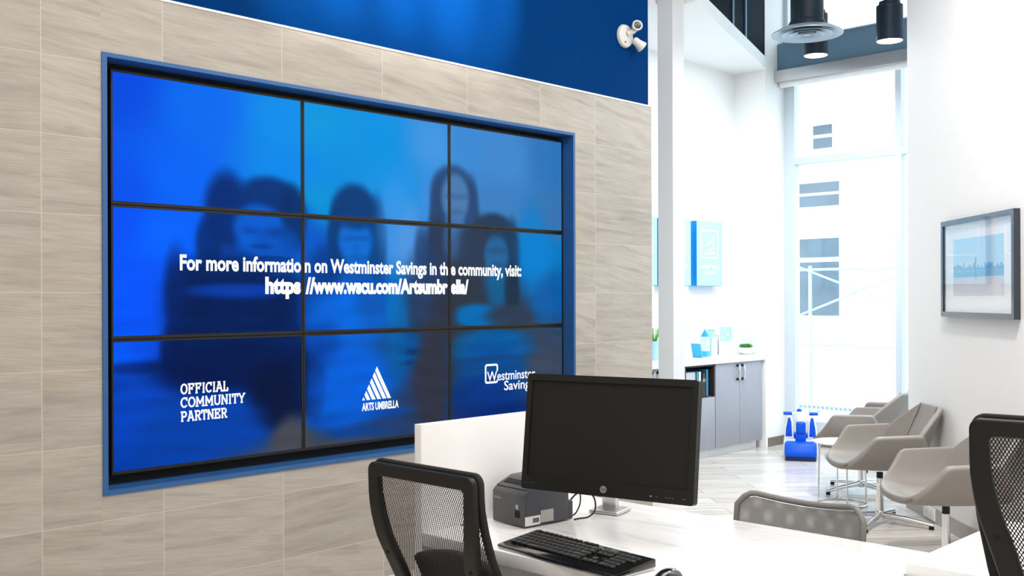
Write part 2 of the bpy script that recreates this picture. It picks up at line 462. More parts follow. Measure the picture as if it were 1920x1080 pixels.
def add_words(make, body, fn, x0, x1, z0, cap, weight=0.0):
    """one line of lettering, each word handed to make() as a mesh builder of its own"""
    vs, fs = text_verts(body, weight)
    lo = min(v[0] for v in vs); hi = max(v[0] for v in vs); k = cap / 0.69
    spans = sorted((min(vs[i][0] for i in f), max(vs[i][0] for i in f)) for f in fs)
    gaps, end = [], spans[0][1]
    for a, b in spans[1:]:
        if a > end: gaps.append((a - end, (a + end) / 2))
        end = max(end, b)
    cuts = sorted(g[1] for g in sorted(gaps)[::-1][:len(body.split()) - 1]) if ' ' in body else []
    for w in range(len(cuts) + 1):
        a = cuts[w - 1] if w else -1e9; b = cuts[w] if w < len(cuts) else 1e9
        mb = MB(); V = {}
        for f in fs:
            if not a < sum(vs[i][0] for i in f) / len(f) <= b: continue
            for i in f:
                if i not in V: V[i] = mb.bm.verts.new(fn(x0 + (vs[i][0] - lo) / (hi - lo) * (x1 - x0), z0 + vs[i][1] * k))
            try: mb.bm.faces.new([V[i] for i in f])
            except ValueError: pass
        make(mb)
def rrect(hw_t, hw_b, z0, z1, rt, rb, n=8, c=5):
    """rounded outline (y,z): right side up, top, left side down; half-width runs hw_b -> hw_t"""
    if not callable(hw_t):
        wa, wb = hw_b, hw_t
        hw = lambda z: wa + (wb - wa) * (z - z0) / (z1 - z0)
    else: hw = hw_t
    P = []
    for i in range(n + 1):
        z = z0 + rb + (z1 - rt - z0 - rb) * i / n; P.append((-hw(z), z))
    for i in range(1, c + 1):
        a = PI / 2 * i / c; P.append((-hw(z1 - rt) + rt * (1 - math.cos(a)), z1 - rt + rt * math.sin(a)))
    w = hw(z1 - rt) - rt
    for i in range(1, n): P.append((-w + 2 * w * i / n, z1))
    for i in range(c + 1):
        a = PI / 2 * i / c; P.append((w + rt * math.sin(a), z1 - rt + rt * math.cos(a)))
    for i in range(1, n + 1):
        z = z1 - rt + (z0 + rb - z1 + rt) * i / n; P.append((hw(z), z))
    for i in range(1, c + 1):
        a = PI / 2 * i / c; P.append((hw(z0 + rb) - rb * (1 - math.cos(a)), z0 + rb - rb * math.sin(a)))
    w = hw(z0 + rb) - rb
    for i in range(1, n): P.append((w - 2 * w * i / n, z0))
    for i in range(c):
        a = PI / 2 * i / c; P.append((-w - rb * math.sin(a), z0 + rb - rb * math.cos(a)))
    return P

# ------------------------------------------------------------------ the setting
def slab(name, lo, hi, m, kind=True):
    o = MB().box(lo, hi).obj(name, m, smooth=0)
    return struct(o) if kind else o
slab('floor', (-3.2, -6.4, -0.15), (9.33, 5.6, 0.0), FLOOR)
slab('ceiling', (-3.2, -6.4, 4.6), (9.45, 5.75, 4.75), WHITE)
slab('ground_outside', (9.45, -8, -0.35), (26, 16, -0.25), PAVE)

# stone feature wall with the opening for the displays (outer edge of the metal frame: X 1.933..4.970, Z .629..2.489)
OX0, OX1, OZ0, OZ1, WY = 1.933, 4.970, 0.629, 2.489, 4.25
mb = MB()
mb.box((-3.05, WY, 0), (OX0, WY + 0.12, 2.760)); mb.box((OX1, WY, 0), (5.781, WY + 0.12, 2.760))
mb.box((OX0, WY, 0), (OX1, WY + 0.12, OZ0)); mb.box((OX0, WY, OZ1), (OX1, WY + 0.12, 2.760))
struct(mb.obj('wall_left', STONE, smooth=0))
slab('wall_upper', (-3.05, WY + 0.02, 2.764), (5.772, WY + 0.12, 4.6), BLUEW)
slab('trim_1', (-3.05, WY - 0.004, 2.756), (5.784, WY + 0.024, 2.766), WHITE)

# blue metal lining of the opening, with the black board behind the displays
fr = bpy.data.objects.new('trim_2', None); COL.objects.link(fr); fr.location = (3.45, WY, OZ0); struct(fr)
def lining(lo, hi, nm, m):
    return MB().box([a - b for a, b in zip(lo, (3.45, WY, OZ0))], [a - b for a, b in zip(hi, (3.45, WY, OZ0))]).obj(nm, m, fr, smooth=0)
lp, dp = 0.022, 0.105
mb = MB(); O = Vector((3.45, WY, OZ0))
for lo, hi in (((OX0, WY - .006, OZ0), (OX0 + lp, WY + .134, OZ1)), ((OX1 - lp + .004, WY - .006, OZ0), (OX1, WY + .134, OZ1)),
               ((OX0 + lp, WY - .006, OZ0), (OX1 - lp + .004, WY + .134, OZ0 + lp)), ((OX0 + lp, WY - .006, OZ1 - lp + .004), (OX1 - lp + .004, WY + .134, OZ1))):
    mb.box(Vector(lo) - O, Vector(hi) - O)
mb.obj('lining', FRAMEB, fr, smooth=0)
lining((OX0 + .002, WY + 0.137, OZ0 + .002), (OX1 - .002, WY + 0.15, OZ1 - .002), 'backing_board', MATTEB)

# niche with the cabinet
slab('wall_back', (5.0, 5.583, 0), (9.0, 5.75, 3.666), WALLW)
slab('wall_back_upper', (5.0, 5.24, 3.79), (8.97, 5.75, 4.6), DARKW)
for i, x in enumerate((7.1, 7.75, 8.40, 8.62)):
    slab('trim_%d' % (20 + i), (x - .012, 5.228, 3.79), (x + .012, 5.24, 4.6), BLGREY)
slab('wall_pilaster', (8.97, 5.234, 0), (9.45, 5.75, 4.6), WHITE)
slab('baseboard_pilaster', (8.985, 5.219, 0), (9.329, 5.234, 0.085), BASEB)
mb = MB()
mb.prism([(5.85, 5.583), (8.97, 5.583), (8.97, 5.22), (6.54, 4.404), (6.54, 4.65), (5.85, 4.65)], lambda p, k: (p[0], p[1], 3.666 + 0.115 * k))
struct(mb.obj('ceiling_soffit', WHITE, smooth=0))
slab('wall_column', (6.386, 4.5, 0), (6.531, 4.636, 4.6), GREYM)
slab('wall_passage', (5.0, 4.38, 0), (5.15, 5.583, 3.666), WALLW)

# window wall X = 9.33
XW = 9.33
slab('trim_3', (XW - .13, 0.8, 3.665), (XW + .12, 5.234, 3.95), BLGREY)          # bulkhead band
slab('trim_4', (XW - .19, 0.8, 3.565), (XW + .0, 5.232, 3.675), ALU)              # blind cassette
o = MB().tube([(XW - .10, 0.8, 3.55), (XW - .10, 5.21, 3.55)], 0.032, 14).obj('trim_5', WHITE); struct(o)
slab('trim_6', (XW - .02, 0.8, 3.90), (XW + .10, 5.234, 3.99), BLGREY)
def window(n, y0, y1, z0, z1, members):
    e = bpy.data.objects.new('window_%d' % n, None); COL.objects.link(e); e.location = (XW, (y0 + y1) / 2, z0); struct(e)
    mb = MB()
    for lo, hi in members: mb.box(Vector(lo) - e.location, Vector(hi) - e.location)
    mb.obj('frame', WINF, e, smooth=0)
    MB().box((.035, y0 - e.location.y, 0.02), (.045, y1 - e.location.y, z1 - z0 - .02)).obj('pane', GLASS, e, smooth=0)
    return e
w1 = window(1, 4.045, 5.234, 0.0, 3.60, [((XW, 5.122, 0), (XW + .1, 5.234, 3.6)), ((XW, 4.045, 0), (XW + .1, 4.10, 3.6)),
    ((XW, 4.1, 2.765), (XW + .1, 5.122, 2.83)), ((XW, 4.1, 0), (XW + .1, 5.122, .24))])
mb = MB()   # row of frosted squares on the pane
for k in range(16):
    y = 5.075 - k * 0.0465
    mb.box((.026, y - .016 - w1.location.y, .362), (.031, y + .016 - w1.location.y, .392))
for k in range(16):
    y = 5.075 - k * 0.0465
    if k % 2 == 0 and k < 6: mb.box((.026, y - .012 - w1.location.y, .33), (.031, y + .012 - w1.location.y, .345))
mb.obj('frosted_markers', FROST, w1, smooth=0)['kind'] = 'stuff'
window(2, 0.8, 4.045, 0.0, 3.60, [((XW, 2.6, 0), (XW + .1, 2.66, 3.6)), ((XW, .8, 2.765), (XW + .1, 4.045, 2.83)), ((XW, .8, 0), (XW + .1, 4.045, .24)), ((XW, .8, 0), (XW + .1, .86, 3.6))])
window(3, 0.8, 5.234, 3.99, 4.6, [((XW, 5.19, 3.99), (XW + .1, 5.234, 4.6)), ((XW, .8, 3.99), (XW + .1, 5.19, 4.01)), ((XW, .8, 4.57), (XW + .1, 5.19, 4.6))])
slab('trim_7', (XW - .012, 3.1, 0), (XW, 5.2, 0.075), BASEB)

# angled right-hand wall: local x runs from its far end towards the camera's side
RA = Vector((7.056, 3.014, 0)); RANG = R(42)
def Wr(x, y, z): # along the wall (x<0 nearer), out of the wall (y>0 into the room), height
    return (RA.x + x * math.cos(RANG) - y * math.sin(RANG), RA.y + x * math.sin(RANG) + y * math.cos(RANG), z)
def rslab(name, x0, x1, y0, y1, z0, z1, m):
    mb = MB(); mb.prism([(x0, y0), (x1, y0), (x1, y1), (x0, y1)], lambda p, k: Wr(p[0], p[1], z0 + (z1 - z0) * k))
    return struct(mb.obj(name, m, smooth=0))
rslab('wall_right', -13.2, 0, -0.22, 0, 0, 4.6, WALLW)
rslab('baseboard_right', -13.0, 0.012, 0, 0.014, 0, 0.10, BASEG)
rslab('baseboard_right_end', 0, 0.012, -0.22, 0, 0, 0.10, BASEG)
slab('wall_bay', (5.0, 0.65, 0), (9.45, 0.8, 4.6), WALLW)
slab('wall_rear', (-3.2, -6.4, 0), (-3.05, 4.4, 4.6), WALLW)

# ------------------------------------------------------------------ the nine displays
CTL = [(2.03,2.374,0,75,225),(2.447,2.337,0,105,240),(2.908,2.345,0,140,235),(2.028,1.915,0,80,235),(2.339,1.985,0,100,245),(2.907,2.082,0,135,235),(3.066,2.337,0,150,220),(3.438,2.297,0,145,225),(3.891,2.317,65,150,225),(3.064,1.935,0,145,215),(3.582,2.026,20,145,225),(3.89,1.988,60,140,220),(4.055,2.334,60,135,210),(4.447,2.279,65,135,205),(4.829,2.315,45,115,185),(4.4,1.989,60,125,190),(4.827,1.948,55,115,175),(2.04,1.778,0,80,245),(2.236,1.74,0,100,255),(2.086,1.456,0,85,255),(2.062,1.34,0,80,240),(2.234,1.384,0,80,235),(2.443,1.357,0,40,120),(2.783,1.351,0,35,100),(3.094,1.345,0,80,190),(3.435,1.452,0,110,220),(3.656,1.712,60,135,220),(3.73,1.334,30,55,90),(3.096,1.695,0,90,190),(4.05,1.329,50,60,75),(4.581,1.32,45,60,85),(4.727,1.745,0,125,205),(4.824,1.449,10,90,165),(2.038,1.203,0,90,250),(2.234,1.23,0,75,220),(2.025,1.066,0,60,170),(2.084,0.899,0,65,190),(2.036,0.743,0,60,180),(2.361,0.802,0,70,170),(2.635,0.748,10,70,150),(2.902,0.72,70,75,90),(2.902,0.93,20,30,70),(2.782,1.093,0,30,85),(2.497,1.134,0,35,110),(3.061,1.078,0,60,150),(3.293,1.066,0,95,215),(3.578,1.108,10,80,160),(3.807,1.097,45,60,90),(3.805,0.861,40,55,90),(3.432,0.777,30,60,110),(3.124,0.805,0,70,160),(3.091,0.7,55,65,85),(4.048,1.025,40,50,70),(4.351,1.166,0,85,150),(4.35,1.008,0,75,150),(4.09,0.9,40,50,80),(4.305,0.823,0,45,120),(4.724,1.186,50,65,90),(4.772,1.052,60,70,90)]
BLB = [(2.845,1.791,0.251,0.156,0,85,205,0.8,0.35),(2.569,1.866,0.114,0.18,0,42,112,0.95,0.3),(2.477,1.713,0.066,0.123,0,42,112,0.9,0.35),(2.8,1.949,0.169,0.093,0,48,115,0.95,0.3),(2.931,1.848,0.082,0.158,0,45,105,0.9,0.3),(2.743,1.792,0.138,0.113,0,92,208,0.95,0.25),(2.845,1.726,0.123,0.078,0,80,185,0.8,0.4),(2.697,1.78,0.048,0.017,0,50,130,0.44,0.9),(2.845,1.776,0.061,0.021,0,45,120,0.44,0.9),(2.755,1.705,0.06,0.013,0,55,140,0.7,0.5),(2.82,1.648,0.116,0.013,0,45,115,0.7,0.5),(2.784,1.595,0.121,0.021,0,70,170,0.6,0.5),(2.581,1.417,0.33,0.25,0,36,98,0.95,0.22),(2.39,1.358,0.102,0.243,0,30,88,0.9,0.35),(2.638,1.484,0.252,0.038,0,78,212,0.85,0.5),(2.581,1.354,0.232,0.025,0,52,150,0.6,0.6),(2.695,1.281,0.209,0.02,0,48,135,0.6,0.6),(2.904,1.375,0.1,0.21,0,32,88,0.85,0.4),(2.622,1.127,0.375,0.121,0,30,92,0.95,0.3),(2.29,1.228,0.057,0.108,0,25,80,0.9,0.4),(2.139,1.152,0.176,0.028,0,35,115,0.8,0.6),(2.109,0.944,0.162,0.14,0,66,190,0.8,0.4),(2.468,0.864,0.343,0.177,0,66,172,0.9,0.3),(2.232,0.767,0.236,0.071,0,58,160,0.6,0.5),(2.442,1.002,0.252,0.02,0,50,140,0.5,0.6),(2.857,1.011,0.13,0.182,0,26,78,0.95,0.35),(2.917,0.732,0.113,0.118,70,74,86,0.9,0.4),(2.692,0.717,0.209,0.046,45,65,105,0.6,0.6),(3.314,1.896,0.148,0.15,4,58,118,0.97,0.22),(3.208,1.753,0.068,0.191,4,58,118,0.92,0.3),(3.458,1.757,0.072,0.226,4,60,118,0.92,0.3),(3.32,1.752,0.109,0.122,8,108,212,0.95,0.25),(3.321,1.855,0.105,0.044,4,62,125,0.9,0.5),(3.279,1.764,0.048,0.014,4,70,148,0.44,0.9),(3.373,1.768,0.049,0.014,4,70,148,0.44,0.9),(3.324,1.713,0.026,0.025,6,84,170,0.33,0.9),(3.327,1.666,0.056,0.014,4,70,148,0.44,0.9),(3.316,1.563,0.105,0.055,6,84,176,0.8,0.5),(3.095,1.453,0.119,0.215,0,62,150,0.85,0.4),(3.277,1.37,0.254,0.143,0,104,226,0.85,0.4),(3.134,1.615,0.08,0.108,0,55,135,0.7,0.5),(3.435,1.48,0.123,0.169,4,78,165,0.7,0.5),(3.609,1.409,0.083,0.216,0,112,190,0.75,0.4),(3.672,1.19,0.107,0.122,0,78,150,0.8,0.4),(3.691,1.16,0.085,0.017,10,45,95,0.7,0.6),(3.683,1.103,0.084,0.015,10,45,95,0.7,0.6),(3.6,1.855,0.128,0.23,70,150,228,0.6,0.5),(3.694,1.772,0.085,0.175,90,155,222,0.5,0.5),(4.012,2.05,0.168,0.158,40,72,118,0.95,0.2),(3.89,1.899,0.06,0.209,38,68,112,0.92,0.35),(4.154,1.943,0.06,0.203,40,70,115,0.92,0.35),(4.028,2.021,0.105,0.14,76,124,176,0.95,0.25),(3.991,2.031,0.046,0.016,48,86,136,0.44,0.9),(4.083,2.034,0.048,0.016,48,86,136,0.44,0.9),(4.036,1.943,0.057,0.016,50,86,130,0.44,0.9),(3.897,1.72,0.106,0.185,42,56,84,0.95,0.35),(4.102,1.695,0.102,0.172,44,58,82,0.92,0.35),(3.998,1.783,0.066,0.121,60,100,150,0.6,0.5),(3.948,1.421,0.242,0.24,46,54,70,0.95,0.3),(3.809,1.51,0.16,0.207,36,62,104,0.8,0.45),(3.77,1.716,0.047,0.132,36,66,112,0.8,0.5),(4.336,1.853,0.163,0.101,35,58,86,0.97,0.25),(4.213,1.73,0.07,0.192,46,58,82,0.95,0.35),(4.49,1.706,0.07,0.212,28,60,96,0.95,0.35),(4.358,1.709,0.1,0.114,38,98,152,0.95,0.25),(4.327,1.733,0.045,0.017,35,68,108,0.44,0.9),(4.408,1.735,0.045,0.017,35,68,108,0.44,0.9),(4.367,1.649,0.051,0.017,35,68,108,0.44,0.9),(4.362,1.513,0.1,0.107,16,96,146,0.8,0.4),(4.489,1.498,0.065,0.147,30,46,62,0.8,0.4),(4.135,1.45,0.147,0.16,47,55,68,0.9,0.4),(4.185,1.351,0.175,0.068,0,108,184,0.95,0.35),(4.465,1.347,0.197,0.064,45,60,82,0.9,0.4),(4.679,1.744,0.127,0.262,0,128,208,0.7,0.5),(4.774,1.416,0.11,0.132,12,92,165,0.7,0.5),(4.329,1.167,0.333,0.107,0,90,158,0.9,0.35),(4.306,1.011,0.283,0.173,0,74,150,0.85,0.35),(4.239,0.874,0.316,0.124,0,48,126,0.8,0.4),(4.485,0.761,0.385,0.064,0,36,108,0.8,0.5),(4.306,1.099,0.274,0.013,20,60,105,0.6,0.7),(4.35,1.04,0.229,0.013,20,60,105,0.5,0.7),(3.293,1.01,0.248,0.182,0,96,220,0.85,0.4),(3.125,0.832,0.185,0.032,0,80,190,0.8,0.5),(3.397,0.841,0.293,0.025,0,74,178,0.7,0.6),(3.258,0.76,0.21,0.022,0,66,160,0.6,0.6),(3.224,0.692,0.243,0.038,60,66,82,0.85,0.6),(3.826,0.978,0.136,0.207,42,54,84,0.9,0.4),(3.06,1.025,0.072,0.161,0,48,128,0.8,0.4),(2.609,1.379,0.295,0.188,0,26,78,0.75,0.4),(2.58,1.129,0.386,0.105,0,22,72,0.8,0.4),(2.826,0.974,0.154,0.155,4,18,56,0.85,0.4),(2.926,0.744,0.107,0.131,70,72,82,0.9,0.45),(2.751,0.68,0.213,0.041,62,66,88,0.75,0.6),(2.468,0.85,0.298,0.152,0,62,165,0.75,0.35),(2.965,1.083,0.051,0.185,0,24,70,0.7,0.5),(2.111,1.455,0.149,0.209,0,84,255,0.5,0.6),(2.312,1.503,0.057,0.168,0,32,98,0.8,0.5),(2.638,1.492,0.236,0.03,0,74,205,0.6,0.6),(3.845,0.976,0.112,0.297,48,50,64,0.9,0.4),(3.431,0.658,0.492,0.039,58,62,78,0.8,0.6),(3.293,0.983,0.233,0.166,0,92,216,0.7,0.45),(3.597,1.164,0.067,0.144,0,92,160,0.6,0.5),(3.126,1.237,0.086,0.108,0,66,168,0.6,0.5),(3.927,1.331,0.098,0.18,46,50,62,0.7,0.5),(3.059,0.704,0.111,0.08,62,66,76,0.7,0.6)]
CT = np.array([c[:2] for c in CTL]); CC = np.array([c[2:] for c in CTL], float)  # the greys low down paint the room's reflection into the screen colours
def picture(P):
    """colour of the wide picture shown across the displays at wall points P (X, Z); soft, out-of-focus sitters on blue"""
    d2 = ((P[:, None, 0] - CT[None, :, 0]) ** 2 + 1.6 * (P[:, None, 1] - CT[None, :, 1]) ** 2) + 0.006
    w = d2 ** -1.9
    c = (w[:, :, None] * CC[None]).sum(1) / w.sum(1)[:, None]
    for bx, bz, rx, rz, r, g, b, a, s in BLB:
        d = np.sqrt(((P[:, 0] - bx) / rx) ** 2 + ((P[:, 1] - bz) / rz) ** 2)
        t = np.clip((1 + s - d) / (2 * s), 0, 1); t = t * t * (3 - 2 * t) * a
        c = c * (1 - t[:, None]) + np.array((r, g, b), float) * t[:, None]
    # faint horizontal smears from the moving sitters
    s = 1 + 0.045 * np.sin(P[:, 1] * 61 + np.sin(P[:, 0] * 5) * 2.2) * np.clip((1.75 - P[:, 1]) * 2, 0, 1) * np.sin(P[:, 0] * 7 + P[:, 1] * 9)
    c = np.clip(c * s[:, None], 0, 255) / 255
    return np.where(c <= 0.04045, c / 12.92, ((c + 0.055) / 1.055) ** 2.4)

PX = [2.009, 2.991, 3.979, 4.951]; PZ = [2.446, 1.8635, 1.280, 0.697]; PY = WY + 0.085
def seg_text(mb, org, body, x0, x1, z0, cap, weight=0.02):
    add_text(mb, body, lambda x, z: (x - org.x, -0.0012, z - org.z), x0, x1, z0, cap, weight)
def bar(mb, org, a, b, th):
    a = Vector(a); b = Vector(b); d = (b - a).normalized() * 0; n = Vector((-(b - a).y, (b - a).x)).normalized() * th / 2
    mb.poly([(p.x - org.x, -0.0012, p.y - org.z) for p in (a + n, a - n, b - n, b + n)])
# slab-serif capitals as strokes on a unit box: (polyline, ...), serifs are short bars
def arc(cx, cy, rx, ry, a0, a1, n=14): return [(cx + rx * math.cos(R(a0 + (a1 - a0) * i / n)), cy + ry * math.sin(R(a0 + (a1 - a0) * i / n))) for i in range(n + 1)]
SL = {
 'O': ([arc(.5, .5, .40, .43, 0, 360, 22)], []),
 'C': ([arc(.52, .5, .40, .43, 45, 315, 18), [(.84, .70), (.84, .95)]], []),
 'F': ([[(.25, .05), (.25, .93)], [(.08, .93), (.85, .93)], [(.25, .52), (.62, .52)], [(.83, .93), (.83, .72)], [(.62, .42), (.62, .62)]], [(.25, .06)]),
 'I': ([[(.5, .05), (.5, .95)]], [(.5, .06), (.5, .94)]),
 'A': ([[(.12, .05), (.47, .95)], [(.53, .95), (.88, .05)], [(.27, .34), (.73, .34)], [(.3, .94), (.6, .94)]], [(.12, .06), (.88, .06)]),
 'L': ([[(.28, .05), (.28, .95)], [(.1, .07), (.85, .07)], [(.85, .05), (.85, .32)]], [(.28, .94)]),
 'M': ([[(.16, .05), (.16, .95)], [(.16, .95), (.5, .3)], [(.5, .3), (.84, .95)], [(.84, .95), (.84, .05)]], [(.16, .06), (.84, .06)]),
 'U': ([[(.18, .95), (.18, .34)] + arc(.5, .36, .32, .29, 180, 360, 12) + [(.82, .95)]], [(.18, .94), (.82, .94)]),
 'N': ([[(.18, .05), (.18, .95)], [(.18, .95), (.82, .05)], [(.82, .05), (.82, .95)]], [(.18, .06), (.82, .94)]),
 'T': ([[(.5, .05), (.5, .93)], [(.1, .93), (.9, .93)], [(.11, .93), (.11, .70)], [(.89, .93), (.89, .70)]], [(.5, .06)]),
 'Y': ([[(.5, .05), (.5, .45)], [(.5, .45), (.14, .95)], [(.5, .45), (.86, .95)]], [(.5, .06), (.14, .94), (.86, .94)]),
 'P': ([[(.26, .05), (.26, .95)], [(.1, .93), (.55, .93)] + arc(.55, .7, .29, .23, 90, -90, 10) + [(.26, .47)]], [(.26, .06)]),
 'R': ([[(.26, .05), (.26, .95)], [(.1, .93), (.55, .93)] + arc(.55, .71, .27, .22, 90, -90, 10) + [(.26, .49)], [(.55, .49), (.82, .07)], [(.76, .07), (.95, .07)]], [(.26, .06)]),
 'E': ([[(.26, .05), (.26, .95)], [(.08, .93), (.84, .93)], [(.26, .51), (.62, .51)], [(.08, .07), (.86, .07)], [(.84, .93), (.84, .72)], [(.86, .07), (.86, .30)], [(.62, .40), (.62, .62)]], []),
}
def slab_text(mb, org, body, x0, x1, z0, h):
    WD = {'I': .52, 'M': 1.22, 'L': .86, 'T': .9}
    tot = sum(WD.get(ch, 1.0) for ch in body); unit = (x1 - x0) / tot; th = h * 0.165; cur = x0
    for i, ch in enumerate(body):
        st, sf = SL[ch]; wd = unit * WD.get(ch, 1.0); k = unit / wd if ch == 'I' else 1.0
        c0 = cur; cur += wd
        f = lambda p: (c0 + (.5 + (p[0] - .5) * .98 * k) * wd, z0 + p[1] * h)
        for pl in st:
            for a, b in zip(pl, pl[1:]):
                A, B = Vector(f(a)), Vector(f(b)); e = (B - A).normalized() * th * .3
                bar(mb, org, A - e, B + e, th)
        for sx, sz in sf:
            A, B = f((sx - .17, sz)), f((sx + .17, sz)); bar(mb, org, A, B, th * .8)

DL = [['display, plain bright blue at the top left of the nine', 'display in the middle of the top row above the dark-haired head', 'display at the top right of the nine, plain paler blue'],
      ['display at the middle left with the words For more informatio', 'display at the centre of the nine with the web address start', 'display at the middle right with the words community, visit'],
      ['display at the bottom left with the words OFFICIAL COMMUNITY PARTNER', 'display at the bottom middle with the striped white triangle emblem', 'display at the bottom right behind the computer monitor, with a square logo']]
for r in range(3):
    for c in range(3):
        x0, x1, z1, z0 = PX[c], PX[c + 1], PZ[r], PZ[r + 1]
        org = Vector(((x0 + x1) / 2, PY, z0))
        t = thing('video_display', 'flat blue ' + DL[r][c], 'display', org, 0, 'nine displays of the video wall')
        w, h = x1 - x0 - .003, z1 - z0 - .003; bx, bb, bt = .0085, .014, .010
        mb = MB()
        out = [(-w / 2, 0), (w / 2, 0), (w / 2, h), (-w / 2, h)]; inn = [(-w / 2 + bx, bb), (w / 2 - bx, bb), (w / 2 - bx, h - bt), (-w / 2 + bx, h - bt)]
        mb.ring(out, inn, 0, 0, lambda z: 0.0, lambda z: 0.03)
        for v in mb.bm.verts: v.co = Vector((v.co.y, v.co.x - .004, v.co.z))
        mb.obj('bezel', BLACK, t, smooth=0)
        MB().box((-w / 2 + .002, .012, .002), (w / 2 - .002, .05, h - .002)).obj('housing', BLACK, t, smooth=0)
        nx, nz = 110, 64
        xs = np.linspace(-w / 2 + bx - .001, w / 2 - bx + .001, nx); zs = np.linspace(bb - .001, h - bt + .001, nz)
        P = [[(x, 0.0, z) for x in xs] for z in zs]
        mb = MB().grid(P)
        so = mb.obj('screen', SCREENE, t, smooth=180)
        me = so.data; ca = me.color_attributes.new('picture', 'FLOAT_COLOR', 'POINT')
        co = np.zeros(len(me.vertices) * 3); me.vertices.foreach_get('co', co); co = co.reshape(-1, 3)
        col = picture(np.stack((co[:, 0] + org.x, co[:, 2] + org.z), 1))
        ca.data.foreach_set('color', np.concatenate((col, np.ones((len(col), 1))), 1).astype(np.float32).ravel())
        mb = MB()
        if r == 1:
            body = ('For more informatio', 'n on Westminster Savings in th', 'e community, visit:')[c]
            a, b = ((2.330, 2.981), (3.003, 3.967), (3.989, 4.570))[c]
            put = lambda q: q.obj('caption', TXTON, t, smooth=0)
            at = lambda x, z: (x - org.x, -0.0012, z - org.z)
            add_words(put, body, at, a, b, 1.586, .067, .034)
            body = ('https', '//www.wscu.com/Artsumbr', 'ella/')[c]
            a, b = ((2.775, 2.979), (3.006, 3.966), (3.989, 4.128))[c]
            add_words(put, body, at, a, b, 1.482, .073, .055)
        elif r == 2:
            if c == 0:
                slab_text(mb, org, 'OFFICIAL', 2.331, 2.574, 1.022, .048)
                slab_text(mb, org, 'COMMUNITY', 2.330, 2.663, .961, .047)
                slab_text(mb, org, 'PARTNER', 2.330, 2.567, .898, .047)
                mb.obj('caption', TXTON, t, smooth=0)
            elif c == 1:
                X0, X1, Z0, Z1 = 3.357, 3.552, .920, 1.094
                for b0, b1 in ((0, .10), (.16, .28), (.335, .465), (.52, .65), (.705, .835), (.875, 1.0)):
                    mb.poly([(X0 + x * (X1 - X0) - org.x, -.0012, Z0 + z * (Z1 - Z0) - org.z) for x, z in ((b0, 0), (b1, 0), (b1 * .51, b1), (b0 * .51, b0))])
                seg_text(mb, org, 'ARTS UMBRELLA', 3.356, 3.604, .866, .038, .035)
                mb.obj('emblem', TXTON, t, smooth=0)
            else:
                X0, X1, Z0, Z1 = 4.257, 4.366, .951, 1.066; q = .012
                oo = rrect((X1 - X0) / 2, (X1 - X0) / 2, Z0 - org.z, Z1 - org.z, .016, .016, 3, 4)
                ii = rrect((X1 - X0) / 2 - q, (X1 - X0) / 2 - q, Z0 + q - org.z, Z1 - q - org.z, .008, .008, 3, 4)
                V = [[mb.bm.verts.new((p[0] + (X0 + X1) / 2 - org.x, -.0012, p[1])) for p in L] for L in (oo, ii)]
                n = len(oo)
                for i in range(n):
                    mid = (oo[i][0] + oo[(i + 1) % n][0]) / 2, (oo[i][1] + oo[(i + 1) % n][1]) / 2 + org.z
                    if mid[0] > .03 and .968 < mid[1] < 1.02: continue
                    mb.bm.faces.new((V[0][i], V[0][(i + 1) % n], V[1][(i + 1) % n], V[1][i]))
                seg_text(mb, org, 'Westminster', 4.275, 4.690, .966, .055, .012)
                seg_text(mb, org, 'Savings', 4.417, 4.672, .904, .055, .012)
                mb.obj('emblem', TXTON, t, smooth=0)

# security light with two heads on the blue wall
sl = thing('security_light', 'small white twin-head security light on the blue upper wall', 'wall light', (5.50, WY + .02, 3.195))
MY = Matrix.Rotation(R(90), 4, 'X')   # local z -> -y (out of the wall)
MB().lathe([(0, 0), (.074, 0), (.078, .008), (.072, .024), (.05, .032), (0, .034)], 36, MY).obj('base', SECW, sl, 40)
def head(d, tilt_c, c, L, r0, r1, nm):
    d = Vector(d).normalized(); M = Matrix.Translation(Vector(c)) @ d.to_track_quat('Z', 'Y').to_matrix().to_4x4()
    return MB().lathe([(0, 0), (r0 * .7, 0), (r0, .012), (r0 * 1.02, L * .45), (r1, L), (r1 * .9, L + .004), (0, L + .004)], 28, M).obj(nm, SECW, sl, 40), M
h1, M1 = head((-.55, -.75, .10), 0, (.055, -.055, .055), .055, .028, .036, 'lamp_head')
M1b = M1 @ Matrix.Translation((0, 0, .058))
MB().lathe([(0, 0), (.026, 0), (.024, .004), (0, .007)], 20, M1b).obj('lens', LENS, h1, 40)
h2, M2 = head((.75, -.35, -.62), 0, (.045, -.05, -.02), .08, .026, .040, 'lamp_head')
MB().lathe([(0, 0), (.033, 0), (0, .006)], 20, M2 @ Matrix.Translation((0, 0, .083))).obj('lens', STICK, h2, 40)
MB().tube([(0, -.03, .01), (.03, -.06, .03), (.075, -.075, .075), (.09, -.07, .105)], [.02, .018, .016, .006], 14).obj('bracket', SECW, sl, 50)
MB().lathe([(0, 0), (.006, 0), (.005, .003), (0, .004)], 10, Matrix.Translation((-.02, -.032, -.045)) @ MY).obj('screw', LENS, sl, 40)

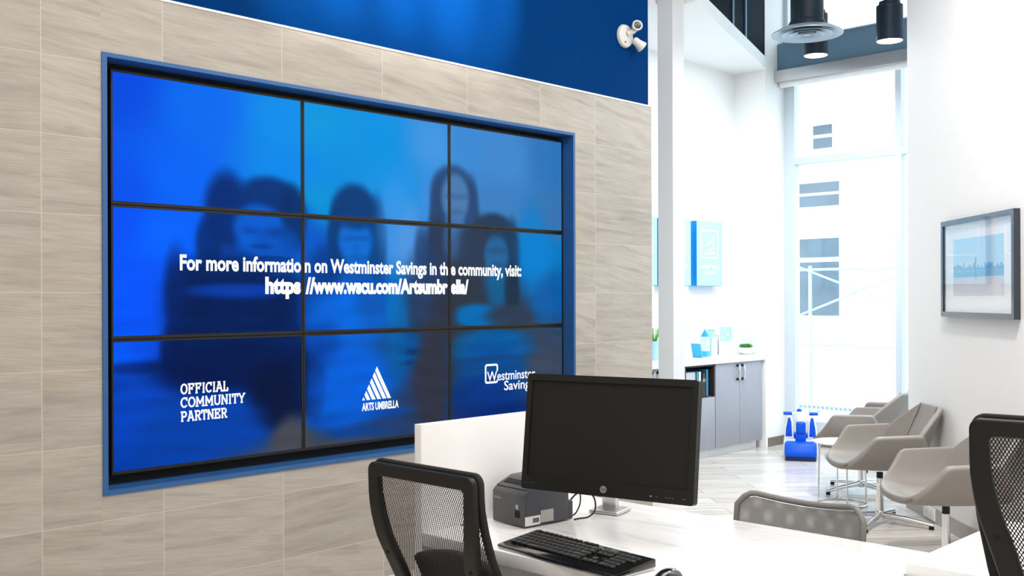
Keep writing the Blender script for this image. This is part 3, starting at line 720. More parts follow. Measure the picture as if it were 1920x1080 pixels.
# ------------------------------------------------------------------ teller desk
dk = thing('desk', 'white veined desk with a tall white end panel, under the monitor and keyboard', 'desk', (2.51, 1.70, 0))
def D(x, y, z): return (x - 2.51, y - 1.70, z)
mb = MB(); mb.prism([(2.105, 2.423), (2.922, 2.423), (2.922, 1.145), (2.632, 1.145), (2.632, .93), (2.105, .93)], lambda p, k: D(p[0], p[1], .69 + .04 * k), .003)
mb.obj('desktop', TOPM, dk, 30)
MB().box(D(2.105, 2.424, 0), D(2.935, 2.456, 1.062), .002).obj('end_panel', LAM, dk, 30)
MB().box(D(2.50, 1.16, .22), D(2.52, 2.423, .689)).obj('modesty_panel', LAM, dk, 0)
MB().box(D(2.15, .96, 0), D(2.60, .99, .689)).obj('leg_panel', LAM, dk, 0)
sd = thing('side_desk', 'white side desk at the right edge, in front of the right black office chair', 'desk', (3.05, .40, 0))
MB().box((-.41, -.6, .70), (.30, .737, .762), .003).obj('desktop', LAM, sd, 30)
MB().box((.26, -.58, 0), (.29, .70, .699)).obj('leg_panel', LAM, sd, 0)
MB().box((-.30, -.59, 0), (.255, -.56, .699)).obj('end_panel', LAM, sd, 0)

# ------------------------------------------------------------------ computer monitor
MC, MYAW, MT = Vector((2.373, 1.911, 1.046)), 3.358, .131
mo = thing('computer_monitor', 'black flat computer monitor with a dark blank screen on the white desk', 'monitor', (2.742, 2.195, .7306))
ml, mr_ = MC - Vector((2.742, 2.195, .73)), (0, -MT, MYAW)
MW, MH = .556, .349
outl = rrect(MW / 2, MW / 2, -MH / 2, MH / 2, .009, .009, 4, 5)
n_ = len(outl)
inn = rrect(MW / 2 - .0175, MW / 2 - .0175, -MH / 2 + .041, MH / 2 - .0195, .001, .001, 4, 5)
mb = MB().ring(outl, inn, 0, 0, lambda z: 0.0, lambda z: -.030)
hs = mb.obj('bezel', BLACK, mo, 30, ml, mr_)
MB().box((-.034, -MW / 2 + .006, -MH / 2 + .006), (-.010, MW / 2 - .006, MH / 2 - .006), .004).box((-.065, -.17, -.11), (-.032, .17, .12), .012, 3).obj('back_cover', BLACK, mo, 30, ml, mr_)
MB().box((-.0099, -MW / 2 + .0165, -MH / 2 + .040), (-.006, MW / 2 - .0165, MH / 2 - .0185)).obj('screen', SCREENM, mo, 0, ml, mr_)
lg = MB().lathe([(0, 0), (.0105, 0), (.0105, .0012), (0, .0014)], 32, Matrix.Rotation(R(90), 4, 'Y') @ Matrix.Translation((.1535, 0, .0003))).obj('logo_badge', ALU, mo, 40, ml, mr_)
mb = MB(); add_text(mb, 'hp', lambda x, z: (.0022, x, z), -.0072, .0072, -.1565, .0085, .0, .25)
mb.obj('logo_letters', BLACK, lg, 0)
mb = MB(); add_text(mb, 'EliteDisplay', lambda x, z: (.0006, x, z), -MW / 2 + .012, -MW / 2 + .048, -.157, .0042)
mb.obj('maker_mark', INK, mo, 0, ml, mr_)
for i, y in enumerate((.150, .168, .196, .206, .216, .249)):
    MB().box((-.001, y - .003, -.1600), (.0018, y + .003, -.1570), .0008).obj('button', PRN if i else STICKS, mo, 30, ml, mr_)
MB().box((-.058, -.055, 0), (.050, .055, .012), .012, 4).obj('stand_base', ALU, mo, 40, rot=(0, 0, MYAW))
MB().box((-.018, -.028, .010), (.006, .028, .330), .006, 3).obj('stand_post', ALU, mo, 40, rot=(0, 0, MYAW))
MB().tube([(0, 0, .31), (-.15, -.115, .325), (-.315, -.262, .325)], .016, 14).obj('stand_arm', ALU, mo, 60)

# ------------------------------------------------------------------ receipt printer and its cables
pr = thing('receipt_printer', 'charcoal receipt printer beside the white end panel, behind the keyboard', 'printer', (2.462, 2.296, .7306), R(-6))
mb = MB(); mb.prism([(-.0975, .003), (-.0975, .101), (-.088, .112), (-.020, .140), (.095, .146), (.0975, .003)], lambda p, k: (p[0], -.0775 + .155 * k, p[1]), .004)
body = mb.obj('body', PRN, pr, 30)
mb = MB(); mb.prism([(-.088, .014), (-.088, .096), (-.066, .118), (-.015, .134), (.088, .138), (.088, .014)], lambda p, k: (p[0], -.0795 + .004 * k, p[1]), .001)
mb.obj('side_cover', PRND, pr, 30)
mb = MB(); mb.prism([(-.080, .1150), (-.018, .1405), (.090, .1462), (.090, .1482), (-.020, .1440), (-.083, .1180)], lambda p, k: (p[0], -.070 + .145 * k, p[1]), .001)
cv = mb.obj('paper_cover', PRN, pr, 30)
mb = MB(); mb.prism([(-.066, .1256), (-.042, .1352), (-.042, .1362), (-.066, .1270)], lambda p, k: (p[0], -.055 + .115 * k, p[1]))
mb.obj('paper_slot', MATTEB, cv, 0)
MB().box((.0985, -.070, 0), (.125, .06, .062), .008, 3).obj('cable_cover', PRND, pr, 30)
mb = MB(); add_text(mb, 'EPSON', lambda x, z: (-.0980, -x, z), -.068, -.036, .078, .0065, .012)
mb.obj('maker_mark', STICKS, pr, 0)
MB().box((-.0990, -.052, .056), (-.097, -.040, .070), .001).obj('power_button', STICKS, pr, 30)
MB().box((-.0988, -.060, .030), (-.096, -.036, .052)).obj('port', MATTEB, pr, 0)
wl = MB().box((-.094, -.0806, .006), (-.030, -.0794, .035)).obj('asset_label', STICK, pr, 0)
mb = MB()
for k in range(12): mb.box((-.062 + k * .0022, -.0812, .014), (-.0608 + k * .0022, -.0806, .028))
mb.obj('barcode', INK, wl, 0)
MB().box((-.028, -.0804, .010), (.026, -.0794, .048)).obj('rating_label', STICKS, pr, 0)
def bez(pts, n=10):
    out = []; P = [Vector(p) for p in pts]; P = [P[0]] + P + [P[-1]]
    for i in range(1, len(P) - 2):
        for k in range(n):
            t = k / n
            out.append(.5 * ((2 * P[i]) + (P[i + 1] - P[i - 1]) * t + (2 * P[i - 1] - 5 * P[i] + 4 * P[i + 1] - P[i + 2]) * t * t + (3 * P[i] - P[i - 1] - 3 * P[i + 1] + P[i + 2]) * t ** 3))
    return out + [P[-1]]
def loc_pr(x, y, z):
    a = R(-6); return (2.462 + x * math.cos(a) - y * math.sin(a), 2.296 + x * math.sin(a) + y * math.cos(a), .73 + z)
o = MB().tube(bez([loc_pr(*p) for p in ((.1292, -.030, .035), (.150, -.050, .072), (.176, -.076, .088), (.192, -.097, .062), (.184, -.108, .026), (.158, -.104, .007), (.1295, -.092, .004), (.105, -.093, .004))]), .0028, 8).obj('cable', BLACK, smooth=180)
tag(o, 'black cable in a wide loop behind the receipt printer', 'cable')
o = MB().tube(bez([loc_pr(*p) for p in ((.1290, .020, .020), (.136, -.005, .060), (.158, -.028, .096), (.172, -.048, .078), (.166, -.056, .042), (.150, -.050, .010), (.132, -.040, .004))]), .0024, 8).obj('cable', BLACK, smooth=180)
tag(o, 'thinner black cable in the inner loop behind the receipt printer', 'cable')
o = MB().tube(bez([(2.330, 2.400, .734), (2.312, 2.372, .746), (2.300, 2.350, .735), (2.275, 2.335, .734), (2.262, 2.318, .736), (2.235, 2.270, .734)]), .003, 8).tube(bez([(2.31, 2.405, .734), (2.295, 2.375, .75), (2.282, 2.352, .736), (2.25, 2.40, .734)]), .0022, 8).obj('cable_tie', BLACK, smooth=180)
tag(o, 'short tangle of black cable on the desk by the end panel', 'cable')

# ------------------------------------------------------------------ keyboard and mouse
kb = thing('keyboard', 'black slim keyboard lying on the white desk in front of the monitor', 'keyboard', (2.180, 1.874, .7306), R(-5.5))
KX, KY = .080, .232
def kz(x): return .0115 + (x + KX) / (2 * KX) * .020
mb = MB(); mb.prism([(-KX, .004), (-KX, .0105), (-KX + .004, .013), (KX - .006, .0315), (KX, .029), (KX, .008)], lambda p, k: (p[0], -KY + 2 * KY * k, p[1]), .002)
mb.obj('body', GLOSSB, kb, 30)
mb = MB(); mb.prism([(-KX + .002, 0), (-KX + .002, .006), (KX - .004, .012), (KX - .004, 0)], lambda p, k: (p[0], -KY + .004 + (2 * KY - .008) * k, p[1]))
mb.obj('base_plate', ALU, kb, 0)
tilt = -math.atan(.020 / (2 * KX))
kmesh = {}
def key(x, y, w, d=.0155):
    kk = (round(w, 4), d)
    if kk not in kmesh:
        o = MB().box((-d / 2, -w / 2, 0), (d / 2, w / 2, .0055), .0018, 2).obj('key', KEYM, kb, 30); kmesh[kk] = o
    else:
        o = kmesh[kk].copy(); COL.objects.link(o)
    o.location = (x, y, kz(x) + .0008); o.rotation_euler = (0, tilt, 0)
P_ = .0190; L0 = KY - .016
def row(x, units, y0=L0, d=.0155):
    y = y0
    for u in units:
        if u > 0: key(x, y - u * P_ / 2, u * P_ - .003, d); y -= u * P_
        else: y += u * P_
rx = [.060 - i * .0195 for i in range(6)]
nav = L0 - 15.35 * P_; num = L0 - 18.65 * P_
row(rx[0] + .002, [1, -.6] + [1] * 4 + [-.35] + [1] * 4 + [-.35] + [1] * 3, L0, .011)
row(rx[1], [1] * 13 + [1.9]); row(rx[1], [1, 1, 1], nav); row(rx[1], [1, 1, 1, 1], num)
row(rx[2], [1.5] + [1] * 12 + [1.4]); row(rx[2], [1, 1, 1], nav); row(rx[2], [1, 1, 1, 1], num)
row(rx[3], [1.75] + [1] * 11 + [2.15]); row(rx[3], [1, 1, 1], num)
row(rx[4], [2.25] + [1] * 10 + [2.65]); row(rx[4], [-1.0, 1], nav); row(rx[4], [1, 1, 1], num)
row(rx[5], [1.25, 1.25, 1.25, 5.4, 1.25, 1.25, 1.25, 1.95]); row(rx[5], [1, 1, 1], nav); row(rx[5], [2, 1], num)
ms = thing('computer_mouse', 'black glossy computer mouse at the bottom edge, right of the keyboard', 'mouse', (2.140, 1.527, .7337), R(6))
mb = MB(); mb.ell((0, 0, .006), (.056, .032, .033), 28)
for v in mb.bm.verts:
    if v.co.z < 0: v.co.z = 0
mb.obj('shell', GLOSSB, ms, 60)
MB().cyl((.030, -.0035, .0270), (.030, .0035, .0270), .0070, seg=20).obj('scroll_wheel', KEYM, ms, 40)
o = MB().box((2.108, 1.40, .7302), (2.205, 1.575, .7330), .001).obj('mouse_pad', BLACK, smooth=30)
tag(o, 'thin black mouse pad under the mouse on the desk', 'mouse pad')

# ------------------------------------------------------------------ office chairs
def interp(tab, z):
    if z <= tab[0][0]: return tab[0][1]
    for (a, b), (c, d) in zip(tab, tab[1:]):
        if z <= c: return b + (d - b) * (z - a) / (c - a)
    return tab[-1][1]
XB = [(.46, -.190), (.54, -.196), (.60, -.206), (.66, -.234), (.72, -.258), (.78, -.280), (.84, -.293), (.90, -.300), (1.02, -.304)]
def rim_off(z): return .024 + .030 * max(0, min(1, (.92 - z) / .24))
HWO = [(.44, .150), (.56, .160), (.64, .172), (.72, .188), (.80, .206), (.88, .214), (1.02, .214)]
HWI = [(.44, .104), (.56, .112), (.64, .122), (.72, .136), (.80, .158), (.88, .172), (1.02, .178)]
HWR = [(.44, .190), (.56, .204), (.66, .214), (.78, .218), (.86, .218), (1.02, .217)]
def office_chair(name, label, loc, rz, lift, top=1.0, pad=0.0):
    t = thing(name, label, 'office chair', loc, rz, None)
    xb = lambda z: interp(XB, z - lift)
    L = lift
    sm = (('SUBSURF', dict(levels=1, render_levels=1)),)
    o1 = rrect(lambda z: interp(HWO, z - L), None, .48 + L, top - .005 + L, .024, .05, 14, 6)
    i1 = rrect(lambda z: interp(HWI, z - L), None, .55 + L, top - .042 + L, .012, .03, 14, 6)
    MB().ring(o1, i1, 0, 0, lambda z: xb(z), lambda z: xb(z) + .022).obj('back_frame', BLACK, t, 40, mods=(('BEVEL', dict(width=.006, segments=3, limit_method='ANGLE', angle_limit=R(50))),))
    o2 = rrect(lambda z: interp(HWR, z - L), None, .47 + L, top + .003 + L, .030, .05, 14, 6)
    i2 = rrect(lambda z: interp(HWR, z - L) - .022, None, .49 + L, top - .016 + L, .016, .035, 14, 6)
    MB().ring(o2, i2, 0, 0, lambda z: xb(z) + rim_off(z - L), lambda z: xb(z) + rim_off(z - L) + .018).obj('back_rim', FABB, t, 40, mods=(('BEVEL', dict(width=.006, segments=3, limit_method='ANGLE', angle_limit=R(50))),))
    P = []
    for i in range(27):
        z = .482 + (top - .012 - .482) * i / 26 + L; w = interp(HWR, z - L) - .012
        if i > 24: w -= (i - 24) * .008
        P.append([(xb(z) + rim_off(z - L) + .009, w * j / 8, z) for j in range(-8, 9)])
    MB().grid(P).obj('mesh_back', MESHB, t, 180)
    P = [[(interp(XB, z) + rim_off(z) + .024 + .012 * math.cos(j / 6 * PI / 2), .155 * j / 6, z + L + pad + (.030 * (1 - (j / 6) ** 2) if k == 4 else 0)) for j in range(-6, 7)] for k, z in enumerate((.52, .57, .62, .67, .715))]
    MB().grid(P).obj('lumbar_pad', FABB, t, 180, mods=(('SOLIDIFY', dict(thickness=.02, offset=1)),))
    mb = MB().box((-.17, -.235, .42 + L), (.26, .235, .488 + L), .03, 4); mb.obj('seat', FABB, t, 50)
    for s in (-1, 1):
        MB().cyl((interp(XB, .742) + .000, s * .168, .742 + L), (interp(XB, .742) - .002, s * .168, .742 + L), .006, seg=14).obj('screw', MATTEB, t, 40)
    MB().box((-.13, -.08, .385 + L), (.12, .08, .428 + L), .012).tube([(-.10, 0, .41 + L), (-.185, 0, .43 + L), (-.165, 0, .50 + L)], .022, 10).obj('tilt_mechanism', BLACK, t, 40)
    MB().cyl((0, 0, .10), (0, 0, .39 + L), .026).cyl((0, 0, .10), (0, 0, .25), .034).obj('gas_column', BLACK, t, 40)
    MB().lathe([(0, .075), (.045, .075), (.045, .115), (0, .12)], 24).obj('base_hub', BLACK, t, 40)
    for k in range(5):
        a = R(36 + 72 * k); c, s_ = math.cos(a), math.sin(a)
        lg = MB().tube([(c * .03, s_ * .03, .098), (c * .16, s_ * .16, .088), (c * .30, s_ * .30, .066)], [.024, .02, .015], 12).obj('base_leg', BLACK, t, 60)
        MB().cyl((c * .30 - s_ * .022, s_ * .30 + c * .022, .0275), (c * .30 + s_ * .022, s_ * .30 - c * .022, .0275), .027, seg=20).obj('caster', GLOSSB, lg, 40)
    return t
office_chair('office_chair', 'black mesh-back office chair at left, in front of the white desk end panel', (2.118, 2.108, 0), 0, 0)
office_chair('office_chair', 'black mesh-back office chair cut off by the right edge of the photo', (2.565, .640, 0), R(4), .20, 1.0, -.12)

# grey visitor chair across the desk
vc = thing('visitor_chair', 'grey mesh-back visitor chair behind the far edge of the desk', 'chair', (2.86, 1.655, 0), PI)
VW = .222
def vx(y, z): return -.185 - (z - .45) * .12 + .055 * (abs(y) / VW) ** 2.2
def vt(y): return .782 + .028 * (abs(y) / VW) ** 2 - (.05 * max(0, (abs(y) / VW - .74) / .26) ** 2.2)
rows = []
for i in range(12):
    rows.append([(vx(y, .46 + (vt(y) - .012 - .46) * i / 11), y * (1 - .02 * (1 - i / 11)), .46 + (vt(y) - .012 - .46) * i / 11) for y in [VW * .97 * j / 10 for j in range(-10, 11)]])
MB().grid(rows).obj('mesh_back', MESHG, vc, 180)
pth = [(vx(VW, z), VW, z) for z in (.46, .54, .62, .70)] + [(vx(VW * j / 12, vt(VW * j / 12)), VW * j / 12, vt(VW * j / 12)) for j in range(12, -13, -1)] + [(vx(VW, z), -VW, z) for z in (.70, .62, .54, .46)]
MB().tube(pth, .010, 10).obj('back_frame', GREYMESHF, vc, 180)
MB().box((-.19, -.21, .415), (.20, .21, .455), .018, 4).obj('seat', GREYMESHF, vc, 50)
for s in (-1, 1):
    MB().tube(bez([(-.17, s * .222, .47), (-.175, s * .222, .42), (.18, s * .222, .40), (.21, s * .222, .37), (.19, s * .222, .03), (.16, s * .222, .012), (-.22, s * .222, .012)], 6), .011, 10).obj('leg', CHROME, vc, 60)
MB().tube([(-.22, -.222, .012), (-.22, .222, .012)], .011, 10).obj('floor_bar', CHROME, vc, 60)
MB().tube([(-.10, -.222, .408), (-.10, .222, .408)], .010, 10).tube([(.14, -.222, .402), (.14, .222, .402)], .010, 10).obj('seat_rail', CHROME, vc, 60)

# ------------------------------------------------------------------ lounge chairs along the right wall
SEAM = mat('taupe_stitching', rgb(92, 87, 82), .6, noise=.05)
def lounge_chair(label, loc, rz, group):
    t = thing('lounge_chair', label, 'lounge chair', loc, rz, group)
    prof = [(.335, .588, .125, -.165), (.325, .55, .150, -.185), (.298, .47, .205, -.225), (.262, .405, .262, -.245), (.20, .378, .290, -.25), (.10, .368, .305, -.25), (0, .366, .308, -.25)]
    full = [(y, z, a, b) for y, z, a, b in prof] + [(-y, z, a, b) for y, z, a, b in prof[-2::-1]]
    P = []
    for k in range(9):
        u = k / 8
        P.append([(a + (b - a) * u, y, z - (.012 * math.sin(PI * u) if z < .4 else 0) + (.012 * u if z > .5 else 0)) for y, z, a, b in full])
    MB().grid(P).obj('seat_shell', TAUPE, t, 180, mods=(('SOLIDIFY', dict(thickness=.044, offset=-1)), ('BEVEL', dict(width=.014, segments=3, limit_method='ANGLE', angle_limit=R(55))), ('SUBSURF', dict(levels=1, render_levels=1))))
    # seat cushion
    P = [[(.296 - .53 * i / 8, y, .378 + .030 * (1 - (y / .25) ** 6) * (1 - abs(i / 4 - 1) ** 8) + (.05 * (abs(y) / .25) ** 6)) for y in [.235 * j / 6 for j in range(-6, 7)]] for i in range(9)]
    MB().grid(P).obj('seat_cushion', TAUPE, t, 180)
    B = [  # z, outer (y, x), seam (y, x)
        (.430, .235, -.120, .165, -.195), (.500, .278, -.100, .165, -.222), (.575, .288, -.120, .160, -.250), (.650, .250, -.190, .152, -.280), (.725, .190, -.275, .142, -.308), (.762, .158, -.312, .136, -.320)]
    P = []
    for z, yo, xo, ys, xs in B:
        P.append([(xo, yo, z), ((xo * .5 + xs * .5) - .006, (yo + ys) / 2, z), (xs, ys, z), (xs - .010, ys * .5, z), (xs - .012, 0, z), (xs - .010, -ys * .5, z), (xs, -ys, z), ((xo * .5 + xs * .5) - .006, -(yo + ys) / 2, z), (xo, -yo, z)])
    MB().grid(P).obj('backrest', TAUPE, t, 180, mods=(('SOLIDIFY', dict(thickness=.034, offset=1)), ('BEVEL', dict(width=.010, segments=3, limit_method='ANGLE', angle_limit=R(55))), ('SUBSURF', dict(levels=1, render_levels=1))))
    for s in (-1, 1):
        MB().tube([(xs + .009, s * ys, z) for z, yo, xo, ys, xs in B], .0032, 6).obj('seam', SEAM, t, 180)
    MB().box((-.215, -.10, .335), (-.16, .10, .46), .015, 3).obj('back_support', TAUPE, t, 40)
    MB().cyl((0, 0, .292), (0, 0, .330), .020).obj('swivel_collar', BLACK, t, 40)
    MB().cyl((0, 0, .06), (0, 0, .293), .024, .020).obj('column', CHROME, t, 40)
    MB().lathe([(0, .035), (.034, .035), (.036, .06), (.024, .085), (0, .09)], 24).obj('base_hub', CHROME, t, 50)
    for k in range(4):
        a = R(45 + 90 * k + 12); c, s_ = math.cos(a), math.sin(a)
        lg = MB().tube([(c * .02, s_ * .02, .062), (c * .17, s_ * .17, .048), (c * .325, s_ * .325, .026)], [.020, .016, .012], 10).obj('base_leg', CHROME, t, 60)
        MB().cyl((c * .315, s_ * .315, 0), (c * .315, s_ * .315, .018), .016, seg=16).obj('foot', BLACK, lg, 40)
    return t
G = 'taupe lounge chairs along the right wall'
lc = lounge_chair('taupe lounge chair with a full view of its backrest, under the left of the picture', (6.42, 2.93, 0), R(132), G)
dup(lc, (5.600, 2.190, 0), R(134), 'taupe lounge chair nearest the camera, its back hidden by the right office chair', G)
dup(lc, (7.40, 3.52, 0), R(101), 'taupe lounge chair turned away towards the window, its outer back in shade', G)
dup(lc, (8.45, 3.66, 0), R(82), 'lounge chair farthest away by the window, only an armrest showing', G)

# wire side table
st = thing('side_table', 'small round white-topped side table with chrome wire legs between lounge chairs', 'side table', (6.85, 3.40, 0))
MB().lathe([(0, .430), (.185, .430), (.198, .436), (.198, .442), (0, .444)], 48).obj('tabletop', LAM, st, 40)
MB().tube([(.165 * math.cos(k * PI / 24), .165 * math.sin(k * PI / 24), .008) for k in range(48)], .007, 8, closed=True).obj('base_ring', CHROME, st, 180)
for k in range(4):
    a = R(100 + 90 * k); c, s_ = math.cos(a), math.sin(a); a2 = a + R(28); c2, s2 = math.cos(a2), math.sin(a2)
    MB().tube(bez([(c * .03, s_ * .03, .421), (c * .12, s_ * .12, .421), (c2 * .150, s2 * .150, .41), (c2 * .155, s2 * .155, .36), (c2 * .165, s2 * .165, .012)], 6), .006, 8).obj('leg', CHROME, st, 180)

# ------------------------------------------------------------------ ride-on toy by the window
ty = thing('ride_on_toy', 'bright blue and white plastic ride-on toy on the floor by the window', 'toy', (8.53, 4.63, 0), R(208.5))
mb = MB(); mb.prism([(.02, .03), (.17, .03), (.185, .06), (.15, .155), (.02, .165)], lambda p, k: (p[0], -.138 + .276 * k, p[1]), .022)
mb.obj('front_bumper', TOYB, ty, 40)
mb = MB(); mb.prism([(-.20, .03), (.03, .03), (.03, .17), (-.16, .19)], lambda p, k: (p[0], -.150 + .30 * k, p[1]), .02)
mb.obj('body', TOYW, ty, 40)
for s in (-1, 1):
    wg = MB(); wg.prism([(s * .148, .13), (s * .055, .13), (s * .066, .33), (s * .085, .395), (s * .115, .385), (s * .138, .29)], lambda p, k: (-.03 + .05 * k, p[0], p[1]), .012)
    w = wg.obj('side_fender', TOYW, ty, 40)
    wg = MB(); wg.prism([(s * .132, .20), (s * .074, .20), (s * .080, .33), (s * .092, .375), (s * .110, .365), (s * .126, .28)], lambda p, k: (.019 + .006 * k, p[0], p[1]), .003)
    wg.obj('fender_panel', TOYB, w, 40)
    MB().cyl((0, s * .075, .405), (0, s * .150, .405), .015, seg=14).obj('handle_grip', TOYB, ty, 50)
    MB().cyl((-.14, s * .105, .06), (-.14, s * .140, .06), .06, seg=24).obj('wheel', TOYN, ty, 40)
MB().box((-.01, -.046, .15), (.045, .046, .24), .015, 3).box((-.005, -.040, .225), (.055, .044, .335), .018, 3).obj('steering_box', TOYB, ty, 40)
MB().box((-.03, -.040, .31), (.03, .050, .425), .022, 3).obj('head', TOYW, ty, 40)
MB().ell((.0, -.012, .432), (.018, .022, .018), 14).obj('horn', TOYB, ty, 60)
MB().tube([(0, -.15, .405), (0, .15, .405)], .008, 10).obj('handlebar', TOYW, ty, 60)
MB().box((-.17, -.07, .185), (-.02, .07, .225), .018, 3).obj('seat', TOYB, ty, 40)
MB().box((.03, -.132, 0), (.16, .132, .034), .008).obj('base_strip', TOYN, ty, 40)

# ------------------------------------------------------------------ cabinets in the niche
def cab(label, x0, x1, doors, open_shelf=False):
    t = thing('cabinet', label, 'cabinet', ((x0 + x1) / 2, 5.40, 0), 0, 'grey cabinets under the white counter')
    ox, oy = (x0 + x1) / 2, 5.40
    B = lambda lo, hi: ((lo[0] - ox, lo[1] - oy, lo[2]), (hi[0] - ox, hi[1] - oy, hi[2]))
    mb = MB()
    y0, y1, z0, z1 = 5.254, 5.578, .09, .848
    for lo, hi in (((x0, y0, z0), (x0 + .018, y1, z1)), ((x1 - .018, y0, z0), (x1, y1, z1)), ((x0, y0, z0), (x1, y1, z0 + .018)), ((x0, y0, z1 - .018), (x1, y1, z1)), ((x0, y1 - .01, z0), (x1, y1, z1))):
        mb.box(*B(lo, hi))
    if open_shelf:
        mb.box(*B((x0, y0, .545), (x1, y1, .562)))
        mb.box(*B((x0, 5.236, .562), (x0 + .018, y0, z1))); mb.box(*B((x1 - .018, 5.236, .562), (x1, y0, z1))); mb.box(*B((x0, 5.236, .834), (x1, y0, z1)))
    mb.obj('carcass', CABD, t, 0)
    MB().box(*B((x0, 5.30, 0), (x1, 5.34, z0))).obj('toe_kick', LAM, t, 0)
    for dx0, dx1, dz0, dz1, hx in doors:
        d = MB().box(*B((dx0, 5.234, dz0), (dx1, 5.252, dz1)), .0015).obj('door', CABW, t, 30)
        if hx:
            h = MB().tube([(hx - ox, 5.222 - oy, .690), (hx - ox, 5.206 - oy, .690), (hx - ox, 5.206 - oy, .818), (hx - ox, 5.222 - oy, .818)], .008, 10).obj('handle', CHROME, d, 50)
            MB().cyl((hx - ox, 5.236 - oy, .690), (hx - ox, 5.216 - oy, .690), .013, seg=14).cyl((hx - ox, 5.236 - oy, .818), (hx - ox, 5.216 - oy, .818), .013, seg=14).obj('handle_mount', BLACK, d, 40)
    return t
cab('two-door grey woodgrain cabinet with bar handles below the succulent bowl', 8.080, 8.890, [(8.084, 8.486, .082, .848, 8.446), (8.490, 8.888, .082, .848, 8.530)])
cab('grey cabinet with an open dark shelf of books above its door', 7.600, 8.076, [(7.603, 8.072, .082, .552, None)], True)
cab('grey cabinet mostly hidden behind the column and monitor', 6.70, 7.596, [(6.704, 7.146, .082, .848, 7.11), (7.15, 7.592, .082, .848, 7.19)])
ct = thing('counter', 'white counter over the grey cabinets, with a leg panel at its right end', 'counter', (7.8, 5.40, 0))
MB().box((-1.9, -.186, .850), (1.165, .181, .902), .002).obj('countertop', LAM, ct, 30)
MB().box((1.130, -.186, 0), (1.166, .181, .850), .002).obj('end_panel', LAM, ct, 30)

def book(label, x0, x1, h, m, m2=None, name='book', cat='book', dep=.20, grp='books on the open shelf'):
    t = thing(name, label, cat, ((x0 + x1) / 2, 5.36, .563), 0, grp); w = (x1 - x0) / 2 - .0008
    MB().box((-w, -dep / 2, 0), (-w + .003, dep / 2, h)).box((w - .003, -dep / 2, 0), (w, dep / 2, h)).box((-w, -dep / 2, 0), (w, -dep / 2 + .003, h)).obj('cover', m, t, 0)
    MB().box((-w + .0035, -dep / 2 + .0035, .003), (w - .0035, dep / 2 - .004, h - .003)).obj('pages', STICK, t, 0)
    if m2: MB().box((-w + .004, -dep / 2 - .001, h * .62), (w - .004, -dep / 2 + .001, h * .76)).obj('spine_label', m2, t, 0)
    return t
mf = thing('magazine_file', 'wide light grey box file at the left of the open shelf', 'box file', (7.722, 5.37, .563), 0)
MB().box((-.092, -.10, 0), (.090, .12, .225), .003).obj('box', mat('file_grey', rgb(196, 198, 200), .6, noise=.04, scale=20), mf, 30)
MB().box((-.03, -.103, .10), (.03, -.099, .15)).obj('label_holder', STICK, mf, 0)
book('teal book between the grey box file and the white book', 7.816, 7.846, .226, mat('book_teal', rgb(70, 158, 168), .5, noise=.05))
book('white book beside the teal book on the open shelf', 7.848, 7.888, .224, mat('book_white', rgb(228, 234, 236), .5, noise=.03))
book('thin short red book beside the white book', 7.890, 7.904, .10, mat('book_red', rgb(196, 60, 52), .5, noise=.05), dep=.16)
book('black book with a small pale spine label on the open shelf', 7.906, 7.962, .210, mat('book_black', rgb(26, 26, 28), .5, noise=.05), mat('book_tan', rgb(150, 130, 100), .6, noise=.05))
book('tall blue folder at the right of the open shelf', 7.966, 8.004, .240, mat('folder_blue', rgb(34, 122, 168), .5, noise=.05), name='folder', cat='folder')

# things standing on the counter
CZ = .902
cd = thing('card_stand', 'small blue-edged leaflet leaning on the counter left of the pointed carton', 'leaflet', (8.03, 5.40, CZ))
MB().prism([(.0, 0), (.014, 0), (-.022, .125), (-.034, .13)], lambda p, k: (p[0] + .01, -.05 + .10 * k, p[1])).obj('leaflet', AQUA, cd, 0)
pc = thing('pencil_carton', 'white pencil-shaped carton with blue pointed top and blue base', 'carton', (8.225, 5.44, CZ), R(8))
MB().box((-.032, -.032, 0), (.032, .032, .052)).obj('base_band', AQUA, pc, 0)
MB().box((-.0315, -.0315, .0522), (.0315, .0315, .186)).obj('body', MINT, pc, 0)
MB().lathe([(.044, .1865), (0, .262)], 4, Matrix.Rotation(R(45), 4, 'Z')).obj('pointed_top', mat('carton_top_blue', rgb(48, 160, 206), .5, noise=.05), pc, 0)
MB().cyl((0, -.0316, .085), (0, -.0322, .085), .012, seg=16).obj('round_mark', mat('mark_grey', rgb(150, 168, 190), .6, noise=.05), pc, 0)
hc = thing('house_carton', 'pale house-shaped milk carton right of the pointed carton', 'carton', (8.335, 5.445, CZ), R(-4))
MB().box((-.042, -.04, 0), (.042, .04, .178)).obj('body', MINT, hc, 0)
MB().prism([(-.042, .1785), (.042, .1785), (.006, .236), (.006, .252), (-.006, .252), (-.006, .236)], lambda p, k: (p[0], -.04 + .08 * k, p[1])).obj('roof_top', PALEBLUE, hc, 0)
for i, (x, z) in enumerate(((-.02, .05), (.015, .08), (-.01, .12), (.022, .03), (.02, .135))):
    MB().cyl((x, -.0402, z), (x, -.0410, z), .009, seg=12).obj('dot', LIME if i % 2 else PALEBLUE, hc, 0)
ps = thing('poster_stand', 'pale blue and white tabletop poster just left of the succulent bowl', 'poster', (8.67, 5.50, CZ))
MB().box((-.108, -.004, .0), (.108, .004, .272)).obj('board', MATB, ps, 0)
MB().box((-.104, -.0055, .128), (.104, -.0042, .266)).obj('print', PALEBLUE, ps, 0)
for x, z, r_ in ((-.05, .16, .02), (.03, .20, .026), (.07, .15, .014), (-.02, .235, .016)):
    MB().cyl((x, -.0056, z), (x, -.0063, z), r_, seg=18).obj('bubble', MINT, ps, 0)
MB().box((-.06, -.03, 0), (.06, .03, .006)).obj('foot', LAM, ps, 0)
